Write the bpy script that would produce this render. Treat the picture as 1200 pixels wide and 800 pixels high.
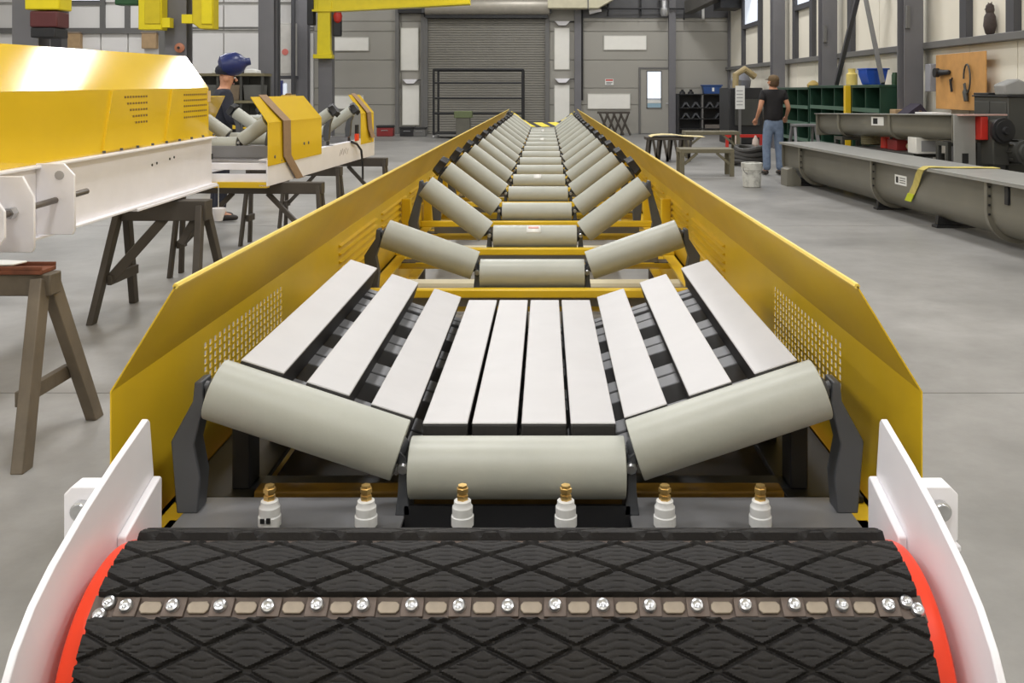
import bpy, bmesh, math, random
from mathutils import Vector, Matrix, Euler
random.seed(7)
for o in list(bpy.data.objects):
    bpy.data.objects.remove(o, do_unlink=True)
SC = bpy.context.scene
COL = SC.collection
PI = math.pi
R = math.radians
F = 1100.0            # focal length in pixels for a 1200 px wide frame
CAMZ = 1.45
HX, HY = 640.0, 105.0  # vanishing point of the hall's long direction


def at(px, py, y):
    """world point that the photograph shows at px,py when it stands y metres away"""
    return Vector(((px - HX) / F * y, y, CAMZ - (py - HY) / F * y))


# ------------------------------------------------------------------ camera
cd = bpy.data.cameras.new('camera')
cam = bpy.data.objects.new('camera', cd)
COL.objects.link(cam)
cam.location = (0, 0, CAMZ)
cam.rotation_euler = (PI / 2, 0, 0)
cd.sensor_width = 36
cd.lens = F / 1200 * 36
cd.shift_x = -40 / 1200
cd.shift_y = -295 / 1200
cd.clip_start = .05
cd.clip_end = 200
SC.camera = cam

# ------------------------------------------------------------------ world, light, exposure
w = bpy.data.worlds.new('world')
SC.world = w
w.use_nodes = True
w.node_tree.nodes['Background'].inputs[0].default_value = (.85, .93, 1, 1)
w.node_tree.nodes['Background'].inputs[1].default_value = 1.0
SC.view_settings.view_transform = 'Standard'
SC.view_settings.look = 'None'
SC.view_settings.gamma = 1
SC.view_settings.use_curve_mapping = False
SC.view_settings.exposure = -1.58
LAMP_W = 420


def ceiling_or_fill_lamp(x, y, sx, sy, power=LAMP_W, z=6.7, col=(1, .995, 1.0)):
    l = bpy.data.lights.new('bay_or_fill_lamp', 'AREA')
    l.shape = 'RECTANGLE'
    l.size = sx
    l.size_y = sy
    l.energy = power
    l.color = col
    o = bpy.data.objects.new('bay_or_fill_lamp', l)
    COL.objects.link(o)
    o.location = (x, y, z)
    return o


for lx in (-13.5, -7.2):
    for ly in (-1.5, 4.3, 10.0, 15.8, 21.5, 27.2):
        ceiling_or_fill_lamp(lx, ly, 1.3, 1.0)
for ly in (-2.3, 3.5, 9.3, 15.0, 20.4, 26.5):
    ceiling_or_fill_lamp(-.9, ly, 1.0, 1.25)
ceiling_or_fill_lamp(3.6, -.6, .8, 1.0, 330)  # unseen fill lamp added to brighten the head plates and guards
ceiling_or_fill_lamp(-4.6, -.6, .8, 1.0, 330)  # matching fill lamp, added on the left
for ly in (4.3, 10.0, 15.8, 21.5, 27.2):
    ceiling_or_fill_lamp(4.0, ly, .5, 1.0, 380)  # unseen row added for more light on the cream right wall

# ------------------------------------------------------------------ materials
MATS = {}


def s2l(c):
    return tuple(((v / 255) / 12.92 if v / 255 <= .04045 else ((v / 255 + .055) / 1.055) ** 2.4) for v in c)


def mat(name, rgb, rough=.5, metal=0., var=.06, scale=6., bump=0., bscale=60., dirt_or_sheen=None, dirt_or_sheen_amt=.0, dirt_or_sheen_scale=2.5,
        coat=0., emit=0., spec=.5):
    if name in MATS:
        return MATS[name]
    m = bpy.data.materials.new(name)
    m.use_nodes = True
    nt = m.node_tree
    N, L = nt.nodes, nt.links
    b = N['Principled BSDF']
    c = s2l(rgb)
    tc = N.new('ShaderNodeTexCoord')
    nz = N.new('ShaderNodeTexNoise')
    nz.inputs['Scale'].default_value = scale
    nz.inputs['Detail'].default_value = 5
    L.new(tc.outputs['Object'], nz.inputs['Vector'])
    rp = N.new('ShaderNodeValToRGB')
    rp.color_ramp.elements[0].position = .3
    rp.color_ramp.elements[1].position = .7
    rp.color_ramp.elements[0].color = tuple(v * (1 - var) for v in c) + (1,)
    rp.color_ramp.elements[1].color = tuple(min(1, v * (1 + var)) for v in c) + (1,)
    L.new(nz.outputs['Fac'], rp.inputs['Fac'])
    src = rp.outputs['Color']
    if dirt_or_sheen:
        n2 = N.new('ShaderNodeTexNoise')
        n2.inputs['Scale'].default_value = dirt_or_sheen_scale
        n2.inputs['Detail'].default_value = 8
        n2.inputs['Roughness'].default_value = .65
        L.new(tc.outputs['Object'], n2.inputs['Vector'])
        r2 = N.new('ShaderNodeValToRGB')
        r2.color_ramp.elements[0].position = .48
        r2.color_ramp.elements[1].position = .75
        r2.color_ramp.elements[0].color = (0, 0, 0, 1)
        r2.color_ramp.elements[1].color = (dirt_or_sheen_amt,) * 3 + (1,)
        L.new(n2.outputs['Fac'], r2.inputs['Fac'])
        mx = N.new('ShaderNodeMix')
        mx.data_type = 'RGBA'
        mx.inputs['B'].default_value = s2l(dirt_or_sheen) + (1,)
        L.new(r2.outputs['Color'], mx.inputs['Factor'])
        L.new(src, mx.inputs['A'])
        src = mx.outputs['Result']
    L.new(src, b.inputs['Base Color'])
    b.inputs['Roughness'].default_value = rough
    b.inputs['Metallic'].default_value = metal
    b.inputs['Coat Weight'].default_value = coat
    b.inputs['Coat Roughness'].default_value = .1
    b.inputs['Specular IOR Level'].default_value = spec
    if bump:
        n3 = N.new('ShaderNodeTexNoise')
        n3.inputs['Scale'].default_value = bscale
        n3.inputs['Detail'].default_value = 6
        L.new(tc.outputs['Object'], n3.inputs['Vector'])
        bp = N.new('ShaderNodeBump')
        bp.inputs['Strength'].default_value = bump
        bp.inputs['Distance'].default_value = .01
        L.new(n3.outputs['Fac'], bp.inputs['Height'])
        L.new(bp.outputs['Normal'], b.inputs['Normal'])
    if emit:
        b.inputs['Emission Color'].default_value = c + (1,)
        b.inputs['Emission Strength'].default_value = emit
    MATS[name] = m
    return m


YEL = mat('yellow_paint', (224, 186, 36), .34, var=.05, scale=3, bump=.05, bscale=9, dirt_or_sheen=(214, 186, 92), dirt_or_sheen_amt=.4, dirt_or_sheen_scale=2.2)  # pale patches: dust plus soft reflections put into the colour
YEL2 = mat('crane_yellow', (232, 212, 20), .4, var=.04)
WHT = mat('white_paint', (240, 238, 242), .4, var=.03, bump=.03, bscale=20)
BARW = mat('white_plastic_bar', (190, 188, 188), .45, var=.03, scale=14, bump=.04, bscale=40, dirt_or_sheen=(176, 173, 172), dirt_or_sheen_amt=.4, dirt_or_sheen_scale=7)
RUB = mat('black_rubber', (44, 42, 41), .55, var=.15, scale=20, bump=.05, bscale=120)
LAG = mat('lagging_rubber', (35, 33, 32), .68, var=.12, scale=9, bump=.12, bscale=160, dirt_or_sheen=(62, 58, 52), dirt_or_sheen_amt=.25, dirt_or_sheen_scale=6, spec=.3)
ROLL = mat('roll_grey', (172, 173, 163), .42, var=.04, scale=8, bump=.03, bscale=50, dirt_or_sheen=(154, 155, 145), dirt_or_sheen_amt=.35, dirt_or_sheen_scale=5)
STEEL = mat('dark_grey_steel', (76, 78, 82), .45, var=.07, scale=7)
STEELM = mat('mid_grey_steel', (122, 122, 124), .45, var=.07, scale=7)
BLK = mat('black_steel', (34, 34, 36), .5, var=.1)
BOLT = mat('zinc_bolt', (205, 206, 208), .28, metal=.9, var=.08, scale=40)
BRASS = mat('brass', (222, 186, 116), .32, metal=.8, var=.12, scale=50)
ORG = mat('orange_red_paint', (244, 66, 28), .35, var=.04)
TANP = mat('worn_strip_metal', (150, 138, 122), .5, metal=.35, var=.2, scale=25)
RUST = mat('rusty_strip', (96, 84, 76), .6, metal=.2, var=.3, scale=18)
NOZ = mat('white_nozzle_plastic', (222, 222, 220), .4, var=.03)
HORSE = mat('weathered_wood_steel', (104, 94, 80), .65, var=.15, scale=6, bump=.15, bscale=30, dirt_or_sheen=(70, 62, 52), dirt_or_sheen_amt=.6, dirt_or_sheen_scale=4)
HORSED = mat('dark_trestle_steel', (72, 66, 59), .6, var=.12, scale=6)
RUSTB = mat('rusty_beam', (110, 62, 40), .75, var=.3, scale=14, bump=.2)
TRGH = mat('trough_grey_paint', (120, 117, 106), .38, var=.05, scale=3)
TRGL = mat('trough_lid_grey', (150, 150, 146), .4, var=.06, scale=5)
CREAM = mat('cream_wall_panel', (234, 228, 212), .6, var=.03, scale=.7)
WWALL = mat('white_wall_panel', (232, 230, 227), .6, var=.03, scale=.7)
GWALL = mat('grey_wall_panel', (158, 155, 147), .42, var=.04, scale=.5)
COLM = mat('column_grey', (112, 111, 114), .5, var=.05, scale=2)
GIRT = mat('girt_grey', (108, 107, 105), .5, var=.05, scale=2)
MULL = mat('mullion_dark', (72, 72, 76), .5, var=.05, scale=2)
DOORG = mat('roller_door_grey', (138, 135, 127), .45, var=.04, scale=2)
PANW = mat('white_panel_board', (238, 236, 228), .5, var=.02)
GRN = mat('green_cabinet', (30, 64, 48), .45, var=.1, scale=5)
BLU = mat('blue_plastic', (28, 78, 178), .4, var=.05)
PLY = mat('plywood', (196, 146, 84), .6, var=.12, scale=5, bump=.05)
STRAPB = mat('brown_strap', (150, 122, 92), .75, var=.08, scale=30)
STRAPY = mat('yellow_strap', (206, 190, 106), .7, var=.12, scale=12)
NEONG = mat('lime_strap_end', (196, 206, 40), .7, var=.06)
REDP = mat('red_paint', (196, 48, 38), .45, var=.08)
CARD = mat('cardboard', (176, 148, 112), .75, var=.08)
DARKC = mat('dark_machine_grey', (66, 66, 62), .5, var=.1, scale=4)
TYRE = mat('dark_hose', (58, 56, 54), .6, var=.15, scale=12)
PAPER = mat('paper_white', (228, 228, 224), .6, var=.02)
INK = mat('print_black', (30, 30, 30), .6, var=.0)
PINK = mat('print_red', (205, 80, 74), .6, var=.0)
SKIN = mat('skin', (196, 142, 112), .55, var=.05)
HAIR = mat('brown_cap', (104, 84, 58), .8, var=.12, scale=30)
SHIRT = mat('black_cotton', (26, 24, 27), .8, var=.15, scale=12)
JEAN = mat('denim', (112, 128, 152), .8, var=.16, scale=16, bump=.2)
NAVY = mat('navy_cloth', (34, 36, 48), .8, var=.15, scale=10)
HELM = mat('navy_helmet', (30, 42, 96), .35, var=.08)
SHOE = mat('shoe_dark', (46, 40, 36), .6, var=.1)
LITE = mat('daylight_pane', (236, 244, 255), .3, var=.0, emit=1.6)
CEILM = mat('ceiling_white', (206, 205, 200), .7, var=.02)
LEDW = mat('buckle_steel', (150, 150, 150), .35, metal=.7)


def floor_mat():
    m = bpy.data.materials.new('concrete_floor')
    m.use_nodes = True
    nt = m.node_tree
    N, L = nt.nodes, nt.links
    b = N['Principled BSDF']
    tc = N.new('ShaderNodeTexCoord')
    n1 = N.new('ShaderNodeTexNoise')
    n1.inputs['Scale'].default_value = .55
    n1.inputs['Detail'].default_value = 9
    n1.inputs['Roughness'].default_value = .62
    n2 = N.new('ShaderNodeTexNoise')
    n2.inputs['Scale'].default_value = 5
    n2.inputs['Detail'].default_value = 8
    n2.inputs['Roughness'].default_value = .7
    for n in (n1, n2):
        L.new(tc.outputs['Object'], n.inputs['Vector'])
    r1 = N.new('ShaderNodeValToRGB')
    r1.color_ramp.elements[0].position = .32
    r1.color_ramp.elements[1].position = .7
    r1.color_ramp.elements[0].color = s2l((120, 119, 116)) + (1,)
    r1.color_ramp.elements[1].color = s2l((164, 162, 159)) + (1,)
    L.new(n1.outputs['Fac'], r1.inputs['Fac'])
    r2 = N.new('ShaderNodeValToRGB')
    r2.color_ramp.elements[0].position = .3
    r2.color_ramp.elements[1].position = .62
    r2.color_ramp.elements[0].color = (.8, .79, .78, 1)
    r2.color_ramp.elements[1].color = (1, 1, 1, 1)
    L.new(n2.outputs['Fac'], r2.inputs['Fac'])
    mx = N.new('ShaderNodeMix')
    mx.data_type = 'RGBA'
    mx.blend_type = 'MULTIPLY'
    mx.inputs['Factor'].default_value = .7
    L.new(r1.outputs['Color'], mx.inputs['A'])
    L.new(r2.outputs['Color'], mx.inputs['B'])
    L.new(mx.outputs['Result'], b.inputs['Base Color'])
    rr = N.new('ShaderNodeMapRange')
    rr.inputs['To Min'].default_value = .3
    rr.inputs['To Max'].default_value = .55
    L.new(n1.outputs['Fac'], rr.inputs['Value'])
    L.new(rr.outputs['Result'], b.inputs['Roughness'])
    bp = N.new('ShaderNodeBump')
    bp.inputs['Strength'].default_value = .08
    bp.inputs['Distance'].default_value = .01
    L.new(n2.outputs['Fac'], bp.inputs['Height'])
    L.new(bp.outputs['Normal'], b.inputs['Normal'])
    return m


FLOORM = floor_mat()


def stripes_mat():
    m = bpy.data.materials.new('caution_stripes')
    m.use_nodes = True
    nt = m.node_tree
    N, L = nt.nodes, nt.links
    b = N['Principled BSDF']
    tc = N.new('ShaderNodeTexCoord')
    wv = N.new('ShaderNodeTexWave')
    wv.inputs['Scale'].default_value = 2.2
    wv.bands_direction = 'DIAGONAL'
    L.new(tc.outputs['Object'], wv.inputs['Vector'])
    rp = N.new('ShaderNodeValToRGB')
    rp.color_ramp.interpolation = 'CONSTANT'
    rp.color_ramp.elements[0].color = (.02, .02, .02, 1)
    rp.color_ramp.elements[1].position = .35
    rp.color_ramp.elements[1].color = s2l((236, 214, 60)) + (1,)
    L.new(wv.outputs['Color'], rp.inputs['Fac'])
    L.new(rp.outputs['Color'], b.inputs['Base Color'])
    return m


CAUT = stripes_mat()


# ------------------------------------------------------------------ mesh builder
class MB:
    def __init__(s):
        s.v = []
        s.f = []

    def add(s, vs, fs):
        n = len(s.v)
        s.v += [tuple(p) for p in vs]
        s.f += [tuple(i + n for i in f) for f in fs]
        return s

    def box(s, c, d, rot=None):
        x, y, z = d[0] / 2, d[1] / 2, d[2] / 2
        vs = [Vector(p) for p in ((-x, -y, -z), (x, -y, -z), (x, y, -z), (-x, y, -z), (-x, -y, z), (x, -y, z), (x, y, z), (-x, y, z))]
        if rot:
            e = Euler(rot).to_matrix()
            vs = [e @ p for p in vs]
        c = Vector(c)
        return s.add([p + c for p in vs], [(0, 3, 2, 1), (4, 5, 6, 7), (0, 1, 5, 4), (1, 2, 6, 5), (2, 3, 7, 6), (3, 0, 4, 7)])

    def bb(s, x0, x1, y0, y1, z0, z1):
        return s.box(((x0 + x1) / 2, (y0 + y1) / 2, (z0 + z1) / 2), (abs(x1 - x0), abs(y1 - y0), abs(z1 - z0)))

    def bar(s, a, b, wd, hd, up=(0, 0, 1)):
        a, b = Vector(a), Vector(b)
        d = (b - a).normalized()
        u = Vector(up)
        if abs(d.dot(u)) > .98:
            u = Vector((0, 1, 0))
        r = d.cross(u).normalized()
        u = r.cross(d)
        vs = []
        for p in (a, b):
            for sx, sz in ((-1, -1), (1, -1), (1, 1), (-1, 1)):
                vs.append(p + r * sx * wd / 2 + u * sz * hd / 2)
        return s.add(vs, [(0, 3, 2, 1), (4, 5, 6, 7), (0, 1, 5, 4), (1, 2, 6, 5), (2, 3, 7, 6), (3, 0, 4, 7)])

    def cyl(s, a, b, r0, r1=None, n=16, cap=True):
        if r1 is None:
            r1 = r0
        a, b = Vector(a), Vector(b)
        d = (b - a).normalized()
        u = Vector((0, 0, 1)) if abs(d.z) < .95 else Vector((1, 0, 0))
        x = d.cross(u).normalized()
        y = d.cross(x)
        vs = []
        for p, r in ((a, r0), (b, r1)):
            for i in range(n):
                t = 2 * PI * i / n
                vs.append(p + x * r * math.cos(t) + y * r * math.sin(t))
        fs = [(i, (i + 1) % n, n + (i + 1) % n, n + i) for i in range(n)]
        if cap:
            fs += [tuple(range(n))[::-1], tuple(range(n, 2 * n))]
        return s.add(vs, fs)

    def lathe(s, a, d, prof, n=20):
        """prof = [(t, r)] along direction d from a"""
        a, d = Vector(a), Vector(d).normalized()
        u = Vector((0, 0, 1)) if abs(d.z) < .95 else Vector((1, 0, 0))
        x = d.cross(u).normalized()
        y = d.cross(x)
        vs, fs = [], []
        for t, r in prof:
            for i in range(n):
                q = 2 * PI * i / n
                vs.append(a + d * t + x * r * math.cos(q) + y * r * math.sin(q))
        for k in range(len(prof) - 1):
            for i in range(n):
                fs.append((k * n + i, k * n + (i + 1) % n, (k + 1) * n + (i + 1) % n, (k + 1) * n + i))
        fs.append(tuple(range(n))[::-1])
        fs.append(tuple(range((len(prof) - 1) * n, len(prof) * n)))
        return s.add(vs, fs)

    def tube(s, pts, r, n=8):
        pts = [Vector(p) for p in pts]
        vs, fs = [], []
        px = None
        for k, p in enumerate(pts):
            d = (pts[min(k + 1, len(pts) - 1)] - pts[max(k - 1, 0)]).normalized()
            if px is None:
                u = Vector((0, 0, 1)) if abs(d.z) < .9 else Vector((1, 0, 0))
                px = d.cross(u).normalized()
            px = (px - d * px.dot(d)).normalized()
            y = d.cross(px)
            for i in range(n):
                q = 2 * PI * i / n
                vs.append(p + px * r * math.cos(q) + y * r * math.sin(q))
        for k in range(len(pts) - 1):
            for i in range(n):
                fs.append((k * n + i, k * n + (i + 1) % n, (k + 1) * n + (i + 1) % n, (k + 1) * n + i))
        fs.append(tuple(range(n))[::-1])
        fs.append(tuple(range((len(pts) - 1) * n, len(pts) * n)))
        return s.add(vs, fs)

    def prism(s, poly, axis, a, b):
        """poly of 2d points extruded from a to b along axis ('x': poly=(y,z), 'y': (x,z), 'z': (x,y))"""
        def P(p, t):
            return {'x': (t, p[0], p[1]), 'y': (p[0], t, p[1]), 'z': (p[0], p[1], t)}[axis]
        n = len(poly)
        vs = [P(p, a) for p in poly] + [P(p, b) for p in poly]
        fs = [tuple(range(n))[::-1], tuple(range(n, 2 * n))] + [(i, (i + 1) % n, n + (i + 1) % n, n + i) for i in range(n)]
        return s.add(vs, fs)

    def ribbon(s, path, width_vec, thick):
        """thick band swept along path; width_vec = half width vector"""
        path = [Vector(p) for p in path]
        wv = Vector(width_vec)
        vs, fs = [], []
        n = len(path)
        for k, p in enumerate(path):
            d = (path[min(k + 1, n - 1)] - path[max(k - 1, 0)]).normalized()
            nn = d.cross(wv).normalized() * thick / 2
            vs += [p - wv - nn, p + wv - nn, p + wv + nn, p - wv + nn]
        for k in range(n - 1):
            a, b = 4 * k, 4 * k + 4
            for i in range(4):
                fs.append((a + i, a + (i + 1) % 4, b + (i + 1) % 4, b + i))
        fs += [(3, 2, 1, 0), (4 * n - 4, 4 * n - 3, 4 * n - 2, 4 * n - 1)]
        return s.add(vs, fs)

    def build(s, name, m, parent=None, bevel=0, smooth=35, solid=0):
        me = bpy.data.meshes.new(name)
        me.from_pydata(s.v, [], s.f)
        bm = bmesh.new()
        bm.from_mesh(me)
        if not solid:
            bmesh.ops.recalc_face_normals(bm, faces=bm.faces)
        bm.to_mesh(me)
        bm.free()
        if smooth:
            me.polygons.foreach_set('use_smooth', [True] * len(me.polygons))
            me.set_sharp_from_angle(angle=R(smooth))
        me.materials.append(m)
        o = bpy.data.objects.new(name, me)
        COL.objects.link(o)
        if parent:
            o.parent = parent
        if solid:
            md = o.modifiers.new('solid', 'SOLIDIFY')
            md.thickness = solid
            md.offset = 0
        if bevel:
            md = o.modifiers.new('bevel', 'BEVEL')
            md.width = bevel
            md.segments = 2
            md.limit_method = 'ANGLE'
        return o


def tag(o, label, cat, group=None, kind=None):
    o['label'] = label
    o['category'] = cat
    if group:
        o['group'] = group
    if kind:
        o['kind'] = kind
    return o


def thing(name, label, cat, loc=(0, 0, 0), rz=0, group=None, rx=0):
    o = bpy.data.objects.new(name, None)
    COL.objects.link(o)
    o.location = loc
    o.rotation_euler = (rx, 0, rz)
    o.empty_display_size = .1
    return tag(o, label, cat, group)


def struct(o):
    o['kind'] = 'structure'
    return o


def sthing(name, loc=(0, 0, 0)):
    o = bpy.data.objects.new(name, None)
    COL.objects.link(o)
    o.location = loc
    return struct(o)


def dup(root, loc, rz=None, label=None, group=None):
    r = root.copy()
    COL.objects.link(r)
    r.location = loc
    if rz is not None:
        r.rotation_euler = (root.rotation_euler.x, 0, rz)
    if label:
        r['label'] = label
    if group:
        r['group'] = group
    for ch in list(root.children):
        c = ch.copy()
        COL.objects.link(c)
        c.parent = r
        for g in list(ch.children):
            d = g.copy()
            COL.objects.link(d)
            d.parent = c
    return r


def inst(src, parent, loc=(0, 0, 0), rot=(0, 0, 0)):
    c = src.copy()
    COL.objects.link(c)
    c.parent = parent
    c.location = loc
    c.rotation_euler = rot
    return c


ORD = ['first', 'second', 'third', 'fourth', 'fifth', 'sixth', 'seventh', 'eighth', 'ninth', 'tenth', 'eleventh', 'twelfth',
       'thirteenth', 'fourteenth', 'fifteenth', 'sixteenth', 'seventeenth']

# ================================================================== SETTING
XR, XL, YB, YF, ZC = 6.0, -20.0, 30.7, -4.0, 7.2
# floor in saw-cut bays
fl = sthing('floor')
fx = [XL, -12.5, -.06, XR]
fy = [YF, -1.0, 4.49, 10.0, 15.5, 21, 26.0, YB]
for i in range(len(fx) - 1):
    for j in range(len(fy) - 1):
        g = .004
        mb = MB().bb(fx[i] + g, fx[i + 1] - g, fy[j] + g, fy[j + 1] - g, -.12, 0)
        mb.build('concrete_slab', FLOORM, fl, smooth=0)
MB().bb(XL, XR, YF, YB, -.2, -.02).build('joint_filler', mat('joint_dark', (120, 114, 106), .8), fl, smooth=0)
struct(MB().bb(XL, XR, YF, YB, ZC, ZC + .1).build('ceiling', CEILM))
struct(MB().bb(XL, XR, YF - .1, YF, 0, ZC).build('wall_front', CREAM))
struct(MB().bb(XL - .1, XL, YF, YB, 0, ZC).build('wall_left', WWALL))

# ---- back wall: sandwich panels
wb = sthing('wall_back')
MB().bb(XL, XR, YB + .06, YB + .16, 0, ZC).build('wall_core', mat('wall_joint', (172, 170, 165), .6), wb)
ROWS = [0, .95, 1.5, 2.42, 3.35, 3.68, 4.6, 5.6, ZC]


def bx(px):
    return (px - HX) / F * YB


def bz(py):
    return CAMZ - (py - HY) / F * YB


bays = [(368, 470), (470, 500), (642, 677), (677, 787), (787, 857)]
for (a, b) in bays:
    for j in range(len(ROWS) - 1):
        z0, z1 = ROWS[j], ROWS[j + 1]
        MB().bb(bx(a) + .006, bx(b) - .006, YB, YB + .06, z0 + .008, z1 - .008).build('wall_panel', GWALL, wb, bevel=.006)
MB().bb(bx(500), bx(642), YB, YB + .06, bz(12), ZC).build('wall_panel', GWALL, wb)
# white left half of the back wall, girts and upright mullions
for (a, b) in ((-70, 20), (20, 62), (62, 118), (118, 150), (150, 190), (190, 222), (222, 262), (262, 305), (305, 345), (345, 368)):
    for (z0, z1) in ((0, 3.3), (3.4, 4.22), (4.3, ZC)):
        MB().bb(bx(a) + .02, bx(b) - .02, YB, YB + .06, z0 + .01, z1 - .01).build('wall_panel', WWALL, wb, bevel=.006)
for px in (78, 121, 150, 190):
    MB().bb(bx(px) - .08, bx(px) + .08, YB - .08, YB, 3.35, ZC).build('mullion', GIRT, wb)
MB().bb(bx(-60), bx(222), YB - .12, YB, 3.28, 3.46).build('girt', GIRT, wb)
MB().bb(bx(78), bx(121), YB - .06, YB, 4.2, 4.32).build('girt', GIRT, wb)
MB().bb(bx(222), bx(368), YB - .02, YB, 3.44, 3.5).build('girt', GIRT, wb)

win1 = sthing('window_1', (bx(100), YB - .03, 4.36))
MB().bb(-.5, .5, 0, .02, 0, 1.4).build('pane', LITE, win1)
mb = MB()
mb.bb(-.56, -.5, -.02, .03, -.06, 1.46).bb(.5, .56, -.02, .03, -.06, 1.46).bb(-.5, .5, -.02, .03, -.06, 0).bb(-.5, .5, -.02, .03, 1.4, 1.46)
mb.build('window_frame', MULL, win1)

# ---- roller door with its barrel housing
d1 = sthing('door_1', (bx(571), YB - .05, 0))
hw = (bx(642) - bx(500)) / 2
zs = bz(22)
n = 48
prof = []
for k in range(n):
    z0 = k * zs / n
    z1 = (k + 1) * zs / n
    prof += [(.0, z0 + .004), (-.025, z0 + .02), (-.025, z1 - .02), (.0, z1 - .004)]
poly = prof + [(.05, zs), (.05, 0)]
mb = MB()
vs = []
for (y, z) in prof:
    vs += [(-hw + .04, y, z), (hw - .04, y, z)]
mb.add(vs, [(2 * i, 2 * i + 1, 2 * i + 3, 2 * i + 2) for i in range(len(prof) - 1)])
mb.bb(-hw + .04, hw - .04, .005, .03, 0, zs)
mb.build('slat_curtain', DOORG, d1, smooth=0)
for sx in (-1, 1):
    MB().bb(sx * hw - .09, sx * hw + .05, -.1, .05, 0, zs + .05).build('guide_rail', GIRT, d1, bevel=.008)
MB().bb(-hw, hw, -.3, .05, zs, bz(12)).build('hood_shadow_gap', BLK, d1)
mb = MB().cyl((-hw, -.2, bz(8)), (hw + .05, -.2, bz(8)), .3, n=24)
mb.build('barrel_housing', mat('galvanised', (178, 172, 160), .4, metal=.3, var=.06), d1)
MB().bb(-hw - .1, -hw, -.4, .05, bz(16), ZC - 2.4).build('barrel_bracket', STEEL, d1)
MB().bb(hw + .05, hw + .12, -.4, .05, bz(16), ZC - 2.4).build('barrel_bracket', STEEL, d1)

# ---- personnel door
d2 = sthing('door_2', (bx(767), YB - .04, 0))
dw = (bx(783) - bx(750)) / 2
MB().bb(-dw, dw, 0, .04, .02, 2.12).build('door_leaf', GWALL, d2, bevel=.01)
mb = MB().bb(-dw - .06, -dw, -.02, .05, 0, 2.18).bb(dw, dw + .06, -.02, .05, 0, 2.18).bb(-dw, dw, -.02, .05, 2.12, 2.18)
mb.build('door_frame', GIRT, d2)
MB().bb(-.24, .2, -.01, .01, bz(117), bz(84)).build('pane', LITE, d2)
mb = MB()
for q in (-.27, .2):
    mb.bb(q, q + .03, -.025, .01, bz(127), bz(83))
for q in (127, 116.5, 83.6):
    mb.bb(-.27, .23, -.025, .01, bz(q), bz(q) + .03)
mb.build('pane_frame', GIRT, d2)
MB().bb(-.24, .2, -.012, .01, bz(127), bz(121)).build('notice', mat('notice_blue', (150, 180, 196), .5), d2)
MB().bb(-.24, .2, -.012, .01, bz(121) + .01, bz(117) - .01).build('notice', PAPER, d2)
mb = MB().cyl((dw - .1, -.06, 1.0), (dw - .02, -.06, 1.0), .015).cyl((dw - .06, -.06, 1.0), (dw - .06, 0, 1.0), .012)
mb.build('door_handle', BOLT, d2)
tag(MB().bb(bx(776) - .02, bx(783) + .12, YB - .03, YB - .015, bz(117), bz(90)).build('door_notice', PAPER), 'white paper notice right of the door window on grey wall', 'notice')

# white boards on the grey back wall
for (x0, x1, y0, y1, lb) in (
        (470, 490, 33, 82, 'tall white panel left of roller door, upper of two'),
        (472, 491, 100, 146, 'tall white panel left of roller door, lower of two'),
        (650, 667, 33, 81, 'tall white panel right of roller door, upper of two'),
        (650, 667, 100, 148, 'tall white panel right of roller door, lower of two'),
        (708, 757, 42, 58, 'wide white panel high on grey wall above the sign'),
        (689, 738, 110, 127, 'wide white panel below the small sign on grey wall'),
        (390, 432, 44, 59, 'wide white panel on grey wall beside yellow jib post'),
        (385, 426, 112, 127, 'wide white panel low on wall behind second conveyor section')):
    t = thing('wall_board', lb, 'wall panel', ((bx(x0) + bx(x1)) / 2, YB - .015, bz(y1)))
    ww, hh = bx(x1) - bx(x0), bz(y0) - bz(y1)
    MB().bb(-ww / 2, ww / 2, -.02, .012, 0, hh).build('board', PANW, t, bevel=.006)
    mb = MB()
    mb.bb(-ww / 2 - .02, ww / 2 + .02, -.03, .012, -.02, 0).bb(-ww / 2 - .02, ww / 2 + .02, -.03, .012, hh, hh + .02)
    mb.bb(-ww / 2 - .02, -ww / 2, -.03, .012, 0, hh).bb(ww / 2, ww / 2 + .02, -.03, .012, 0, hh)
    mb.build('board_edge', mat('board_edge', (190, 188, 180), .5), t)
for (px, y0) in ((659, 24), (659, 91), (481, 92)):
    p = at(px, y0 + 6, YB - .05)
    t = thing('wall_lamp', 'small %s lamp hood above %s' % ('white' if y0 < 50 else 'pale', {(659, 24): 'upper white panel right of roller door', (659, 91): 'lower white panel right of roller door', (481, 92): 'lower white panel left of roller door'}[(px, y0)]), 'wall lamp', (p.x, p.y, p.z))
    MB().prism([(-.25, .14), (.25, .14), (.12, 0), (-.12, 0)], 'y', -.12, .04).build('hood', WHT, t, bevel=.01)
    MB().tube([(.12, 0, .1), (.3, -.02, .12), (.42, 0, .12)], .012).build('conduit', BLK, t)
p = at(714, 96, YB)
t = thing('wall_sign', 'small white sign on grey wall left of personnel door', 'sign', (p.x, YB - .01, p.z))
MB().bb(-.14, .14, -.015, .005, -.1, .1).build('sign_plate', PAPER, t)
MB().bb(-.12, .12, -.018, -.014, .035, .085).build('sign_band', PINK, t)
MB().bb(-.1, .1, -.018, -.014, -.03, -.01).bb(-.1, .06, -.018, -.014, -.07, -.05).build('sign_line', INK, t)

# columns and conduits of the back wall
TR = 0


def trim(mb, m, bevel=.006):
    global TR
    TR += 1
    return struct(mb.build('trim_%d' % TR, m, bevel=bevel))


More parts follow.
